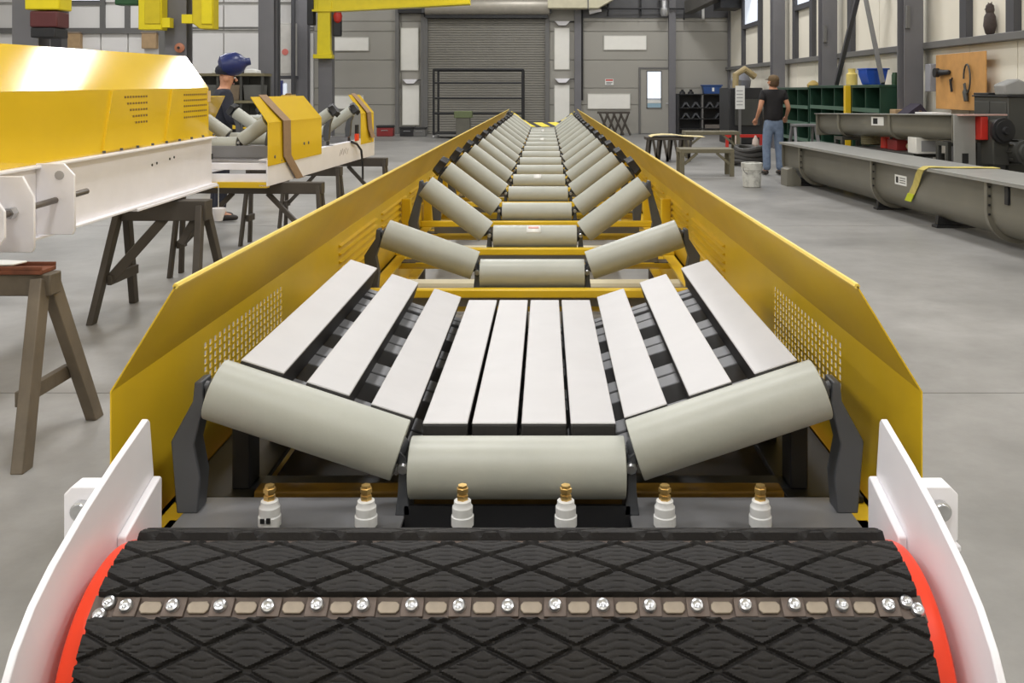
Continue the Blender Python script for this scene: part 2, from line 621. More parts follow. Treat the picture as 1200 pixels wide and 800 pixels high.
for px, wd in ((677, 8), (787, 8), (857, 9)):
    x = bx(px)
    trim(MB().bb(x - wd * .0139, x + wd * .0139, YB - .2, YB, 0, ZC), COLM)
for px in (682, 466, 641):
    trim(MB().cyl((bx(px), YB - .1, 1.1 if px == 682 else 0), (bx(px), YB - .1, bz(8)), .035, n=8), BLK, 0)
for px in (466, 496):
    trim(MB().bb(bx(px) - .06, bx(px) + .06, YB - .14, YB, 0, bz(10)), GIRT)
trim(MB().bb(bx(468), bx(500), YB - .3, YB, bz(16), bz(11)), BLK)
# ducts, pipes and dark ledge above the wall
t = thing('air_duct', 'cream rectangular air duct above the grey wall', 'duct', (bx(680), YB - .5, bz(12)))
MB().prism([(-1.07, 0), (.55, 0), (1.05, .28), (1.05, .9), (-1.07, .9)], 'y', -.3, .3).build('duct_body', mat('duct_cream', (206, 200, 172), .5), t, bevel=.02)
MB().bb(.2, .24, -.31, .31, -.01, .91).build('duct_seam', GIRT, t)
for q in (-.9, .4):
    MB().cyl((q, 0, .9), (q, 0, ZC - bz(12)), .015).build('hanger_rod', BLK, t)
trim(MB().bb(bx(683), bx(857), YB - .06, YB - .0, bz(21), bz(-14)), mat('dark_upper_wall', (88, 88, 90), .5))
trim(MB().tube([(bx(645), YB - .3, bz(11)), (bx(800), YB - .3, bz(11)), (bx(800), YB - .3, bz(24))], .03), BLK, 0)
for px in (712, 750):
    trim(MB().cyl((bx(px), YB - .2, bz(20)), (bx(px), YB - .2, bz(-30)), .03, n=8), BLK, 0)
t = thing('vent_stack', 'shiny short vent pipe high on back wall by the duct', 'pipe', (bx(777), YB - .4, bz(20)))
MB().lathe((0, 0, 0), (0, 0, 1), [(0, .1), (.1, .16), (.25, .16), (.27, .12), (.5, .12), (.52, .17), (.7, .17)], 16).build('pipe_body', BOLT, t)
MB().bb(-.02, .02, 0, .4, .3, .34).build('pipe_bracket', BLK, t)
t = thing('spot_lamp', 'small pale lamp lying on the pipe below the cream duct', 'lamp', (bx(697), YB - .3, bz(14)))
MB().lathe((-.2, 0, -.02), (1, 0, .15), [(0, .09), (.15, .07), (.4, .05)], 12).build('lamp_head', WHT, t)
MB().bb(-.02, .02, -.02, .02, .0, .1).build('lamp_clip', BLK, t)

# ---- right wall
wr = sthing('wall_right')
MB().bb(XR + .06, XR + .16, YF, YB, 0, ZC).build('wall_core', CREAM, wr)
ys = [YF, 1.0, 6.2, 10.9, 11.95, 13.3, 15.5, 16.9, 18.3, 20.0, 20.95, 22.4, 24.3, 26.1, 28.3, YB]
for i in range(len(ys) - 1):
    MB().bb(XR, XR + .06, ys[i] + .01, ys[i + 1] - .01, .005, 2.08).build('wall_panel', CREAM, wr, bevel=.006)
    MB().bb(XR, XR + .06, ys[i] + .01, ys[i + 1] - .01, 2.1, ZC).build('wall_panel', CREAM, wr, bevel=.006)
MB().bb(XR - .14, XR, YF, YB, 2.08, 2.18).build('girt', GIRT, wr, bevel=.006)
for y in (28.3, 26.1, 22.4, 20.95, 18.3, 13.3, 11.95, 9.0):
    MB().bb(XR - .1, XR, y - .11, y + .11, 2.18, ZC).build('mullion', MULL, wr, bevel=.006)
for k, (y0, y1, zb) in enumerate(((26.2, 28.2, 3.3), (21.05, 22.3, 3.36))):
    wn = sthing('window_%d' % (k + 2), (XR - .02, (y0 + y1) / 2, zb))
    h = (y1 - y0) / 2
    MB().bb(-.01, .01, -h, h, .08, 1.8).build('pane', LITE, wn)
    MB().bb(-.08, .02, -h, h, -.04, .08).build('window_sill', MULL, wn)
    MB().bb(-.04, .02, -h, h, 1.8, 1.86).build('window_frame', MULL, wn)


def hbeam(x, y, z0, z1, wd, dp):
    mb = MB()
    mb.bb(x - wd / 2, x + wd / 2, y - dp / 2, y - dp / 2 + .02, z0, z1)
    mb.bb(x - wd / 2, x + wd / 2, y + dp / 2 - .02, y + dp / 2, z0, z1)
    mb.bb(x - .01, x + .01, y - dp / 2 + .02, y + dp / 2 - .02, z0, z1)
    return mb


for y in (23.2, 19.07, 14.75, 10.3):
    trim(hbeam(XR - .28, y, 0, ZC, .3, .3), COLM, .003)
for y in (19.07, 14.75):
    trim(MB().bb(XR - .42, XR - .36, y - .22, y - .16, 2.4, 2.75), GIRT)
trim(MB().bar((5.5, 16.35, 3.36), (5.5, 17.8, 1.55), .08, .08), MULL)
trim(MB().bar((5.5, 16.35, 3.36), (5.5, 15.33, 1.55), .065, .065), GIRT)
trim(MB().bb(5.45, 5.9, 16.25, 16.45, 3.36, 3.5), MULL)

trim(MB().bb(XR - .7, XR - .02, 28.5, 29.7, bz(16), bz(-14)), BLK)
trim(MB().bar((4.6, 30.3, 4.1), (5.95, 27.0, 4.7), .3, .4), mat('upper_duct_dark', (80, 78, 74), .5))
trim(MB().bb(bx(822), bx(825), YB - .1, YB, bz(23), bz(-6)), PAPER)

# ---- colonnade on the left
for k, (y, px0, px1) in enumerate(((14.2, 22, 52), (19.7, 197, 222), (25.6, 305, 323), (29.8, 346, 362))):
    x = -7.7 + (.25 if k == 0 else 0)
    trim(hbeam((((px0 + px1) / 2) - HX) / F * y, y, 0, ZC, (px1 - px0) / F * y, .36), COLM, .003)
p0 = at(60, 40, 15)
trim(MB().bb(p0.x - .1, p0.x + .16, 15, 15.2, 0, ZC), MULL)
trim(MB().bb(at(186, 0, 24).x, at(194, 0, 24).x, 24, 24.2, 0, ZC), GIRT)
trim(MB().bb(at(322, 0, 27).x, at(327, 0, 27).x, 27, 27.15, 0, ZC), MULL)
trim(MB().bb(at(341, 0, 29).x, at(345, 0, 29).x, 29, 29.15, 0, ZC), MULL)
# plank doors / cream cabinets between columns
t = thing('wall_cabinet', 'pale grey tall electrical cabinet between left columns', 'cabinet', (at(333, 0, 29).x, 29.2, 1.9))
MB().bb(-.27, .27, 0, .3, -.02, 1.62).build('cabinet_body', mat('cabinet_pale', (198, 195, 188), .5), t, bevel=.01)
MB().bb(-.22, .22, -.015, 0, .05, 1.55).build('cabinet_door', mat('cabinet_pale2', (206, 203, 196), .5), t, bevel=.01)
MB().cyl((-.02, -.03, .72), (-.02, -.014, .72), .1, n=20).build('red_button', mat('pale_red', (214, 120, 110), .5), t)
MB().bb(-.3, .3, -.03, .32, -.12, -.02).build('cabinet_base', MULL, t)

# ---- yellow jib crane
t = thing('jib_crane', 'bright yellow jib crane with long horizontal boom', 'crane', (at(380, 0, 27).x, 27, 0))
MB().bb(-.2, .2, .1, .45, 0, ZC - .2).build('mast', COLM, t, bevel=.01)
s = F / 27
mb = MB().prism([(-.18, 2.42), (.2, 2.42), (.23, 2.5), (.2, 2.6), (.2, 3.7), (.24, 3.78), (.24, 4.5), (-.14, 4.5)], 'y', -.15, .1)
mb.build('mast_bracket', YEL2, t, bevel=.015)
MB().bb(-.28, .26, -.2, .12, 2.34, 2.46).build('bracket_foot', YEL2, t, bevel=.01)
MB().prism([(-.3, 3.72), (.3, 3.72), (4.2, 3.93), (4.2, 4.1), (3.6, 4.25), (-.3, 4.25)], 'y', -.12, .1).build('boom', YEL2, t, bevel=.012)
MB().prism([(-.3, 3.68), (.3, 3.68), (4.2, 3.89), (4.2, 3.94), (.3, 3.74), (-.3, 3.74)], 'y', -.22, .2).build('boom_flange', YEL2, t)
MB().bb(-.45, -.27, -.2, .15, 3.3, 4.4).build('hoist_box', BLK, t, bevel=.02)
hb = MB().bb(.26, .5, -.08, .08, 2.98, 3.6).build('hoist_motor', BLK, t, bevel=.03)
MB().lathe((.4, -.05, 3.66), (0, 0, -1), [(0, .1), (.1, .13), (.25, .1), (.3, .04)], 14).build('hoist_hook_block', REDP, t)
t = thing('crane_hoist', 'yellow hanging hoist cover left of grey column', 'hoist', tuple(at(176, 35, 19.2)))
MB().bb(-.24, .24, -.02, .3, 0, 2.3).build('cover', YEL2, t, bevel=.02)
MB().bb(-.1, .22, -.04, -.01, .12, 2.2).build('cover_plate', mat('crane_yellow_dark', (212, 190, 24), .4), t, bevel=.01)
MB().bb(.24, .4, 0, .2, .05, .25).build('cover_bracket', YEL2, t)
t = thing('crane_hoist', 'yellow hanging hoist cover right of grey column', 'hoist', tuple(at(238, 34, 19.2)))
MB().prism([(-.22, .12), (-.06, 0), (.22, 0), (.22, 2.3), (-.22, 2.3)], 'y', -.02, .3).build('cover', mat('crane_yellow_dark', (212, 190, 24), .4), t, bevel=.02)
MB().bb(-.02, .2, -.05, -.01, .1, 2.2).build('cover_plate', YEL2, t, bevel=.01)
MB().bb(-.44, -.2, 0, .2, .12, .3).build('cover_bracket', YEL2, t)
p = at(55, 12, 13.6)
t = thing('hoist_trolley', 'small red and yellow hoist trolley on far left column', 'hoist', (p.x, p.y, p.z))
MB().bb(-.2, .2, -.1, .25, -.25, -.02).build('trolley_body', mat('maroon', (92, 40, 40), .5), t, bevel=.02)
MB().bb(-.26, .24, -.12, .25, .0, .5).build('trolley_beam', YEL2, t, bevel=.02)
MB().bb(-.2, .16, -.08, .3, -.4, -.25).build('trolley_motor', BLK, t, bevel=.02)
t = thing('column_reel', 'round copper coloured hose reel on grey column', 'reel', tuple(at(210, 56, 19.45)))
MB().lathe((0, .06, 0), (0, -1, 0), [(0, .05), (.02, .1), (.06, .1), (.08, .05), (.09, .03)], 18).build('reel_disc', mat('copper', (176, 112, 82), .5, var=.1), t)
MB().lathe((0, -.03, 0), (0, -1, 0), [(0, .03), (.02, .028)], 12).build('reel_hub', BLK, t)
p = at(146, 3, 20)
tag(MB().bb(p.x - .22, p.x + .3, 20, 20.3, p.z - .05, p.z + .5).build('green_unit', mat('unit_green', (44, 92, 54), .5), bevel=.03), 'dark green hanging unit at the top left', 'unit')
for (px, py, lb) in ((87, 48, 'brown board box on white wall, left of two'), (176, 48, 'brown board box on white wall, right of two')):
    p = at(px, py + 9, YB - .1)
    t = thing('wall_box', lb, 'box', (p.x, YB - .02, p.z))
    MB().bb(-.24, .24, -.2, .0, 0, .5).build('box_body', CARD, t, bevel=.02)
    MB().bb(-.25, .25, -.22, .0, .5, .54).build('box_lid', mat('box_lid', (150, 134, 118), .6), t)


# ================================================================== MAIN CONVEYOR
XC = -.06
Y1, Y2, SP = 1.98, 4.06, 1.02
IY = [Y1, Y2] + [Y2 + SP * k for k in range(1, 15)]
YEND = IY[-1] + .55
conv = thing('belt_conveyor', 'long yellow conveyor frame with bent side guards, running to the far wall', 'conveyor', (XC, 0, 0))
GX, GT, GZF, GZT, GZB = .815, .685, .843, 1.055, .42
VENT = [(2.40, 3.14)] + [(3.95 + 1.02 * k, 4.8 + 1.02 * k) for k in range(14)]


def guard(sx, y0, y1, vents, parent, gx=GX, gt=GT, zf=GZF, zt=GZT, zb=GZB, rise=.115):
    """bent sheet guard: vertical lower panel pierced by vent slots, upper panel leaning in; slant-cut front corner"""
    rows_z = [zb]
    vz0, vz1, nr = zf - .20, zf - .035, 8
    ph = (vz1 - vz0) / nr
    for r in range(nr):
        rows_z += [vz0 + r * ph, vz0 + r * ph + ph * .68]
    rows_z += [zf]
    cols = [(y0, 0)]
    for (a, b) in vents[:1]:
        if b > y1 - .05:
            continue
        pt, sl = .036, .02
        nc = int((b - a) / pt)
        for k in range(nc):
            cols += [(a + k * pt, 1), (a + k * pt + sl, 0)]
    cols += [(y1, 0)]
    vs, fs = [], []
    nz = len(rows_z)
    for (y, h) in cols:
        for z in rows_z:
            vs.append((sx * gx, y, z))
    for i in range(len(cols) - 1):
        for j in range(nz - 1):
            hole = cols[i][1] == 1 and j >= 1 and j < nz - 2 and j % 2 == 1
            if not hole:
                a = i * nz + j
                fs.append((a, a + 1, a + nz + 1, a + nz))
    mb = MB().add(vs, fs)
    n0 = len(mb.v)
    mb.add([(sx * gx, y0, zf), (sx * gt, y0 + .0, zt), (sx * gx, y1, zf), (sx * gt, y1, zt)], [(0, 1, 3, 2)])
    return mb.build('side_guard', YEL, parent, smooth=0, solid=.003)


louver = None
for sx in (-1, 1):
    for (va, vb) in VENT[1:]:
        if vb > YEND:
            continue
        for q in range(5):
            if louver is None:
                louver = MB().prism([(-.0, .0), (.015, .008), (.0, .014)], 'y', 0, .85).build('vent_louver', YEL, conv, smooth=0)
                lv = louver
            else:
                lv = inst(louver, conv)
            lv.location = (sx * (GX - .002), va if sx < 0 else vb, GZF - .06 - q * .034)
            lv.rotation_euler = (0, 0, 0 if sx < 0 else PI)
    guard(sx, 1.886, YEND, VENT, conv)
    # folded rim along the top
    MB().tube([(sx * GT, 1.886, GZT), (sx * GT, YEND, GZT)], .006, 6).build('guard_rim', mat('yellow_rim', (238, 206, 90), .4), conv)
    # channel stringer
    mb = MB().bb(sx * .79, sx * .778, 1.9, YEND, .3, .52).bb(sx * .79, sx * .72, 1.9, YEND, .508, .52).bb(sx * .79, sx * .72, 1.9, YEND, .3, .312)
    mb.build('stringer', YEL, conv)
# guard posts beside each idler, tie beams and legs
post_src = None
for k, y in enumerate(IY):
    for sx in (-1, 1):
        if k < 2:
            continue
        if post_src is None or True:
            mb = MB().bb(sx * .80, sx * .745, y + .5, y + .56, .52, .80)
            mb.prism([(sx * .80, .80), (sx * .745, .80), (sx * .70, .95), (sx * .715, .95)], 'y', y + .5, y + .56) if False else None
            mb.build('guard_post', YEL, conv, bevel=.004)
    if k:
        MB().bb(-.74, .74, y - .12, y - .075, .574, .611).build('tie_beam', YEL, conv, bevel=.006)
        for (dy, m) in ((.24, YEL), (.62, mat('pale_tie', (206, 198, 170), .45))):
            MB().cyl((-.778, y + dy, .47), (.778, y + dy, .47), .035, n=10).build('tie_tube', m, conv)
MB().bb(-.718, .718, 1.9, 3.5, .33, .336).build('added_dark_pan', BLK, conv, smooth=0)  # dark sheet added to keep the space under the bed black
MB().bb(-.59, .59, 2.085, 2.135, .47, .558).build('tie_beam', mat('shaded_dirty_yellow', (124, 92, 26), .55, var=.3, scale=14), conv, bevel=.005)  # front beam: dirty yellow, with its shade put into the colour
MB().bb(-.778, .778, 3.52, 3.6, .4, .5).build('tie_beam', YEL, conv, bevel=.005)
for y in (2.6, 6.0, 9.5, 13, 16.5, IY[-1]):
    for sx in (-1, 1):
        MB().bb(sx * .79, sx * .72, y, y + .07, .0, .3).build('support_leg', HORSED, conv, bevel=.004)
    MB().bb(-.72, .72, y + .01, y + .06, .08, .14).build('leg_brace', HORSED, conv, bevel=.004)

# white head-frame plates that carry the pulley
HP = [(1.815, .20), (1.812, .71), (1.795, .815), (1.785, .824), (1.655, .790), (1.548, .756), (1.448, .716), (1.39, .684), (1.345, .645), (1.312, .60),
      (1.29, .54), (1.28, .46), (1.30, .36), (1.36, .26), (1.44, .2)]
for sx in (-1, 1):
    pl = MB().prism(HP, 'x', sx * .697, sx * .709).build('head_plate', WHT, conv, bevel=.002, smooth=20)
    mb = MB().prism([(1.655, .30), (1.655, .661), (1.662, .664), (1.805, .708), (1.812, .702), (1.812, .30)], 'x', sx * .681, sx * .697)
    mb.build('inner_flange', WHT, pl, bevel=.003)
    # outside lug with bolt
    mb = MB().prism([(sx * .709, .672), (sx * .756, .672), (sx * .765, .68), (sx * .765, .758), (sx * .752, .771), (sx * .709, .771)], 'y', 1.605, 1.645)
    lug = mb.build('jack_lug', WHT, pl, bevel=.002)
    MB().bb(sx * .709, sx * .768, 1.60, 1.65, .662, .672).build('lug_foot', WHT, pl, bevel=.002)
    MB().bb(sx * .715, sx * .75, 1.61, 1.64, .40, .662).build('lug_rib', WHT, pl, bevel=.002)
    MB().lathe((sx * .732, 1.70, .733), (0, -1, 0), [(0, .009), (.095, .009), (.096, .0165), (.108, .0165), (.109, .0145), (.112, .0135)], 20).build('jack_bolt', BOLT, pl)
    MB().bb(sx * .697, sx * .79, 1.76, 1.83, 0, .3).build('support_leg', HORSED, conv, bevel=.004)
    MB().lathe((sx * .709, 1.575, .475), (sx, 0, 0), [(0, .06), (.015, .06), (.02, .045), (.03, .04), (.032, .03), (.05, .03)], 20).build('shaft_bearing', STEEL, pl)
MB().bb(-.69, .69, 1.775, 1.83, .2, .28).build('tie_beam', WHT, conv, bevel=.004)

# ------------------------------------------------------------------ drive pulley with rubber lagging slabs
PY, PZ, RS = 1.575, .475, .218
pul = thing('drive_pulley', 'black diamond grooved rubber pulley with orange ends in front', 'pulley', (XC, PY, PZ))
mb = MB().lathe((-.676, 0, 0), (1, 0, 0), [(0, .06), (.0, .19), (.004, .196), (.012, .199), (1.340, .199), (1.348, .196), (1.352, .19), (1.352, .06)], 96)
mb.build('drum_shell', ORG, pul)
MB().cyl((-.76, 0, 0), (.76, 0, 0), .035, n=20).build('shaft', STEEL, pul)


def slab_mesh(phase):
    half = R(15.3)
    du, dx = .0016, .0043
    ulen = 2 * half * RS
    nu = int(ulen / du)
    nx = int(1.29 / dx)
    vs, fs = [], []

    def tri(t):
        t = t - math.floor(t)
        return 4 * abs(t - .5) - 1

    for i in range(nu + 1):
        u = -ulen / 2 + ulen * i / nu
        for j in range(nx + 1):
            x = -.645 + 1.29 * j / nx
            a = x / .14 + u / .0625 + phase
            b = x / .14 - u / .0625
            h = 0.
            da = abs(a - round(a)) / 17.5
            db = abs(b - round(b)) / 17.5
            dd = min(da, db)
            if dd < .0035:
                h = -.008 * min(1, (.0035 - dd) / .0012)
            elif dd > .007:
                wv = max(-.45, min(.45, tri(x / .07 + .5 * round(a + b)))) / .45
                q = (u + .0028 * wv) / .0105
                fq = abs(q - round(q)) * .0105
                if fq < .0014:
                    h = -.0023 * (1 - fq / .0014)
            e = min(ulen / 2 - abs(u), .645 - abs(x))
            if e < .003:
                h -= .0025 * (1 - e / .003)
            r = RS + h
            if i in (0, nu) or j in (0, nx):
                r = .198
            th = u / RS
            vs.append((x, -r * math.sin(th), r * math.cos(th)))
    w1 = nx + 1
    for i in range(nu):
        for j in range(nx):
            a = i * w1 + j
            fs.append((a, a + w1, a + w1 + 1, a + 1))
    return vs, fs


vs, fs = slab_mesh(.5)
src = MB().add(vs, fs).build('lagging_slab', LAG, pul, smooth=40)
J0 = 34.2                     # angle of the visible joint, forward of vertical
for k in range(9):
    ang = R(J0 + 20 + 40 * k)
    o = src if k == 0 else inst(src, pul)
    o.rotation_euler = (ang, 0, 0)      # +rx turns the slab towards the viewer (-Y)
# joint strips: base bar, clamp plates and bolts
bar_src = MB()
for k in range(17):
    pass
strip_bar = MB().bb(-.648, .648, -.02, .02, .196, .203).build('retainer_strip', RUST, pul)
plate = bolt = lugp = None
for k in range(17):
    x = -.592 + .074 * k
    jx = random.uniform(-.002, .002)
    if plate is None:
        plate = MB().prism([(-.0175, -.015), (.0175, -.015), (.0175, .015), (-.0175, .015)], 'z', .203, .2085).build('clamp_plate', RUST, strip_bar, bevel=.001)
        plate.location = (x, 0, 0)
        bolt = MB().lathe((0, 0, 0), (0, 0, 1), [(0, .0108), (.0035, .0108), (.0065, .009), (.0075, .0062), (.006, .0048), (.005, .0025)], 14).build('bolt', BOLT, strip_bar)
        bolt.location = (x, 0, .2085)
        mb = MB().prism([(-.017, -.004), (-.012, -.0095), (.012, -.0095), (.017, -.004), (.017, .004), (.012, .0095), (-.012, .0095), (-.017, .004)], 'z', .203, .2075)
        lugp = mb.build('spacer_lug', TANP, strip_bar, bevel=.0015)
        lugp.location = (x + .037, 0, 0)
    else:
        inst(plate, strip_bar, (x, 0, 0))
        inst(bolt, strip_bar, (x + jx, random.uniform(-.002, .002), .2085), (random.uniform(-.15, .15), random.uniform(-.15, .15), random.uniform(0, 6)))
        if k < 16:
            inst(lugp, strip_bar, (x + .037, 0, 0))
for (x, y) in ((-.622, .007), (-.63, -.012), (.622, .008), (.636, -.004)):
    inst(bolt, strip_bar, (x, y, .205))
strip_bar.rotation_euler = (R(J0), 0, 0)
for k in (1,):
    s2 = inst(strip_bar, pul, rot=(R(J0 + 40 * k), 0, 0))
    for g in list(strip_bar.children):
        d = g.copy()
        COL.objects.link(d)
        d.parent = s2
for k in (-1, 2, 3, 4, 5, 6, 7):
    inst(strip_bar, pul, rot=(R(J0 + 40 * k), 0, 0))

# ------------------------------------------------------------------ spray bar with six nozzles
SY = 1.875
spray = thing('spray_bar', 'row of six white nozzles with brass tips behind the pulley', 'spray bar', (XC, SY, 0))
MB().cyl((-.69, 0, .52), (.69, 0, .52), .022, n=14).build('pipe', STEEL, spray)
noz = tip = None
for k, px in enumerate((316, 429, 542, 663, 779, 891)):
    x = (px - HX) / F * SY - XC
    if noz is None:
        noz = MB().lathe((0, 0, .53), (0, 0, 1), [(0, .021), (.035, .021), (.037, .019), (.05, .019), (.052, .0225), (.07, .0225), (.072, .0205), (.088, .0205), (.092, .0175), (.1, .017), (.102, .012)], 20).build('nozzle', NOZ, spray)
        tip = MB().lathe((0, 0, .625), (0, 0, 1), [(0, .009), (.008, .012), (.016, .012), (.017, .009), (.021, .009), (.022, .0125), (.03, .0125), (.031, .01), (.036, .0095)], 6).build('brass_tip', BRASS, noz)
        noz.location = (x, 0, 0)
        MB().bb(-.012, -.004, -.0245, -.0215, .594, .603).bb(.0, .008, -.0245, -.0215, .594, .604).build('ink_mark', INK, noz)
    else:
        n2 = inst(noz, spray, (x, 0, 0), (0, 0, random.uniform(0, 3)))
        inst(tip, n2)


# ------------------------------------------------------------------ troughing idlers
def roll(a, b, r, name, parent, m=ROLL):
    a, b = Vector(a), Vector(b)
    L = (b - a).length
    d = (b - a) / L
    ch = .0015
    o = MB().lathe(a, d, [(0, r * .55), (.0, r - .0015), (ch, r), (L - ch, r), (L, r - .0015), (L, r * .55)], 40).build(name, m, parent)
    MB().lathe(a - d * .022, d, [(0, .011), (.008, .011), (.009, .02), (.02, .028), (.024, .028)], 14).build('shaft_end', STEEL, o)
    MB().lathe(b + d * .022, -d, [(0, .011), (.008, .011), (.009, .02), (.02, .028), (.024, .028)], 14).build('shaft_end', STEEL, o)
    return o


def make_idler(label, y, ang, xin, zin, Lw, Lc=.45, r=.0625, zc=.654, zb=.585, half=.70, cap=True, split=False, loc=None, rz=0, group=None, zt=.52):
    t = thing('troughing_idler', label, 'idler', loc or (XC, y, 0), rz, group)
    roll((-Lc / 2, 0, zc), (Lc / 2, 0, zc), r, 'center_roll', t)
    ca, sa = math.cos(R(ang)), math.sin(R(ang))
    for sx in (-1, 1):
        a = (sx * xin, 0, zin)
        b = (sx * (xin + Lw * ca), 0, zin + Lw * sa)
        roll(a, b, r, 'wing_roll', t)
        ex, ez = b[0] + sx * .03 * ca, b[2] + .03 * sa
        # outer bracket: bent plate from base to the wing end
        k_ = min(1, (ez - zb) / .24)
        ea = abs(ex)
        poly = [(sx * p[0], p[1]) for p in ((half - .032, zb), (half - .038, zb + .075), (half - .025, zb + .145 * k_), (ea - .012, ez - .035), (ea - .008, ez + .012),
                                            (ea + .008, ez + .01), (ea + .012, ez - .03), (half + .024, zb + .15 * k_), (half + .012, zb))]
        MB().prism(poly, 'y', -.02, .035).build('end_bracket', STEEL, t, bevel=.003)
        # inner bracket
        xi = (Lc / 2 + xin) / 2
        MB().prism([(sx * (xi - .014), zb), (sx * (xi - .007), zb + .05), (sx * (xi - .006), zc + .03), (sx * (xi + .010), zc + .045), (sx * (xi + .012), zb + .05), (sx * (xi + .018), zb)], 'y', -.03, .03).build('center_bracket', STEEL, t, bevel=.002)
        MB().lathe((sx * xi, -.044, zc + .012), (0, 1, 0), [(0, .008), (.004, .012), (.014, .012)], 8).build('bracket_bolt', BOLT, t)
        if cap:
            nn = 10
            q = []
            for k in range(nn):
                rr = .076 if k % 2 == 0 else .052
                q.append((rr * math.cos(2 * PI * k / nn), rr * math.sin(2 * PI * k / nn)))
            mb = MB()
            c = Vector((ex, 0, ez))
            d = Vector((sx * ca, 0, sa))
            u = Vector((0, 1, 0))
            v = d.cross(u)
            P0 = [c - d * .012 + u * p[0] + v * p[1] for p in q]
            P1 = [c + d * .038 + u * p[0] * .85 + v * p[1] * .85 for p in q]
            mb.add(P0 + P1, [tuple(range(nn))[::-1], tuple(range(nn, 2 * nn))] + [(i, (i + 1) % nn, nn + (i + 1) % nn, nn + i) for i in range(nn)])
            mb.build('end_cap', BLK, t, bevel=.004)
    mb = MB()
    if split:
        for sx in (-1, 1):
            MB().bb(sx * .235, sx * half, -.085, .06, zb - .008, zb).bb(sx * .235, sx * half, -.085, -.077, zb - .09, zb - .008).build('base_plate', STEELM, t, bevel=.002)
        MB().bb(-.235, .235, -.03, -.02, zb - .14, zb + .02).build('base_web', BLK, t)
        mb.bb(-half, half, -.07, .05, zb - .1, zb - .09)
        zb -= .03
    else:
        mb.bb(-half - .0, half + .0, -.055, .06, zb - .008, zb)
    if not split:
        mb.bb(-half, half, -.055, -.047, zb - .06, zb)
    mb.bb(-half, half, .052, .06, zb - .06, zb)
    mb.build('base_channel', STEELM, t, bevel=.002)
    for sx in (-1, 1):
        MB().bb(sx * (half - .02), sx * (half + .055), -.05, .05, zt, zb - .06).build('base_foot', STEEL, t, bevel=.002)
    return t


for k, y in enumerate(IY):
    if k == 0:
        lb = 'grey three roll idler right behind the black pulley'
    elif k == 1:
        lb = 'grey three roll idler just behind the white bars'
    elif k == len(IY) - 1:
        lb = 'farthest grey three roll idler at the conveyor end'
    else:
        lb = 'grey troughed idler, %s one counted from the black pulley' % ORD[k]
    if k < 2:
        make_idler(lb, y, 18.3 if k == 0 else 19.5, .247, .69, .412, cap=False, split=(k == 0), zb=.565 if k == 0 else .585)
    else:
        make_idler(lb, y, 37, .265, .682, .41, half=.66, cap=k > 2)
grp = 'troughing idlers of the long conveyor'
for o in COL.objects:
    if o.name.startswith('troughing_idler'):
        o['group'] = grp

# paper stickers on three centre rolls
for (k, wd) in ((2, .075), (5, .062), (11, .055), (14, .05)):
    t = IY[k]
    mb = MB()
    rr = .0632
    vs, fs = [], []
    for i in range(7):
        a = R(28 + i * 9)
        for x in (-.0, wd):
            vs.append((x, -rr * math.cos(a), rr * math.sin(a)))
    fs = [(2 * i, 2 * i + 1, 2 * i + 3, 2 * i + 2) for i in range(6)]
    idl = [o for o in COL.objects if o.name.startswith('troughing_idler') and abs(o.location.y - t) < .01][0]
    st = mb.add(vs, fs).build('paper_sticker', PAPER, idl, solid=.0006)
    st.location = (-.045 if k < 9 else -.03, 0, .654)
    if k < 3:
        vs = []
        for i in range(3):
            a = R(52 + i * 8)
            for x in (.01, wd - .01):
                vs.append((x, -.0639 * math.cos(a), .0639 * math.sin(a)))
        MB().add(vs, [(0, 1, 3, 2), (2, 3, 5, 4)]).build('sticker_print', mat('print_pink', (222, 168, 160), .6), st, solid=.0004)

# caution tape across the conveyor end
ct = []
for (x, z) in ((-.62, .96), (-.5, .88), (-.4, .80), (-.27, .74), (-.15, .735), (0, .73), (.15, .735), (.27, .74), (.4, .80), (.5, .88), (.62, .96)):
    ct.append((x, 0, z + random.uniform(-.008, .008)))
cap_o = MB().ribbon(ct, (0, .045, .04), .003).build('caution_tape', CAUT)
cap_o.location = (XC, IY[-1] + .02, .03)
tag(cap_o, 'yellow and black caution tape laid over the last idler', 'tape')

# ------------------------------------------------------------------ impact bed of white topped bars
bed = thing('impact_bed', 'bed of ten white topped black rubber bars behind the front idler', 'impact bed', (XC, 2.09, 0))
BL = 1.22


def bar_profile(w, h, ang):
    return w, h, ang


def impact_bar(x, z, ang, x2=None, z2=None):
    """bar with top centre at (x,z) at the front and (x2,z2) at the back, rolled by ang"""
    x2 = x if x2 is None else x2
    z2 = z if z2 is None else z2
    w = .1
    o = None
    for (nm, m, h0, h1, ww) in (('impact_bar', RUB, -.075, -.005, w), ('bar_cap', BARW, -.005, 0, w)):
        vs = []
        for (xx, yy, zz) in ((x, 0, z), (x2, BL, z2)):
            for (sx, h) in ((-1, h0), (1, h0), (1, h1), (-1, h1)):
                dx, dz = sx * ww / 2, h
                vs.append((xx + dx * math.cos(ang) - dz * math.sin(ang), yy, zz + dx * math.sin(ang) + dz * math.cos(ang)))
        mb = MB().add(vs, [(0, 3, 2, 1), (4, 5, 6, 7), (0, 1, 5, 4), (1, 2, 6, 5), (2, 3, 7, 6), (3, 0, 4, 7)])
        ob = mb.build(nm, m, o or bed, bevel=.003)
        if o is None:
            o = ob
    return o


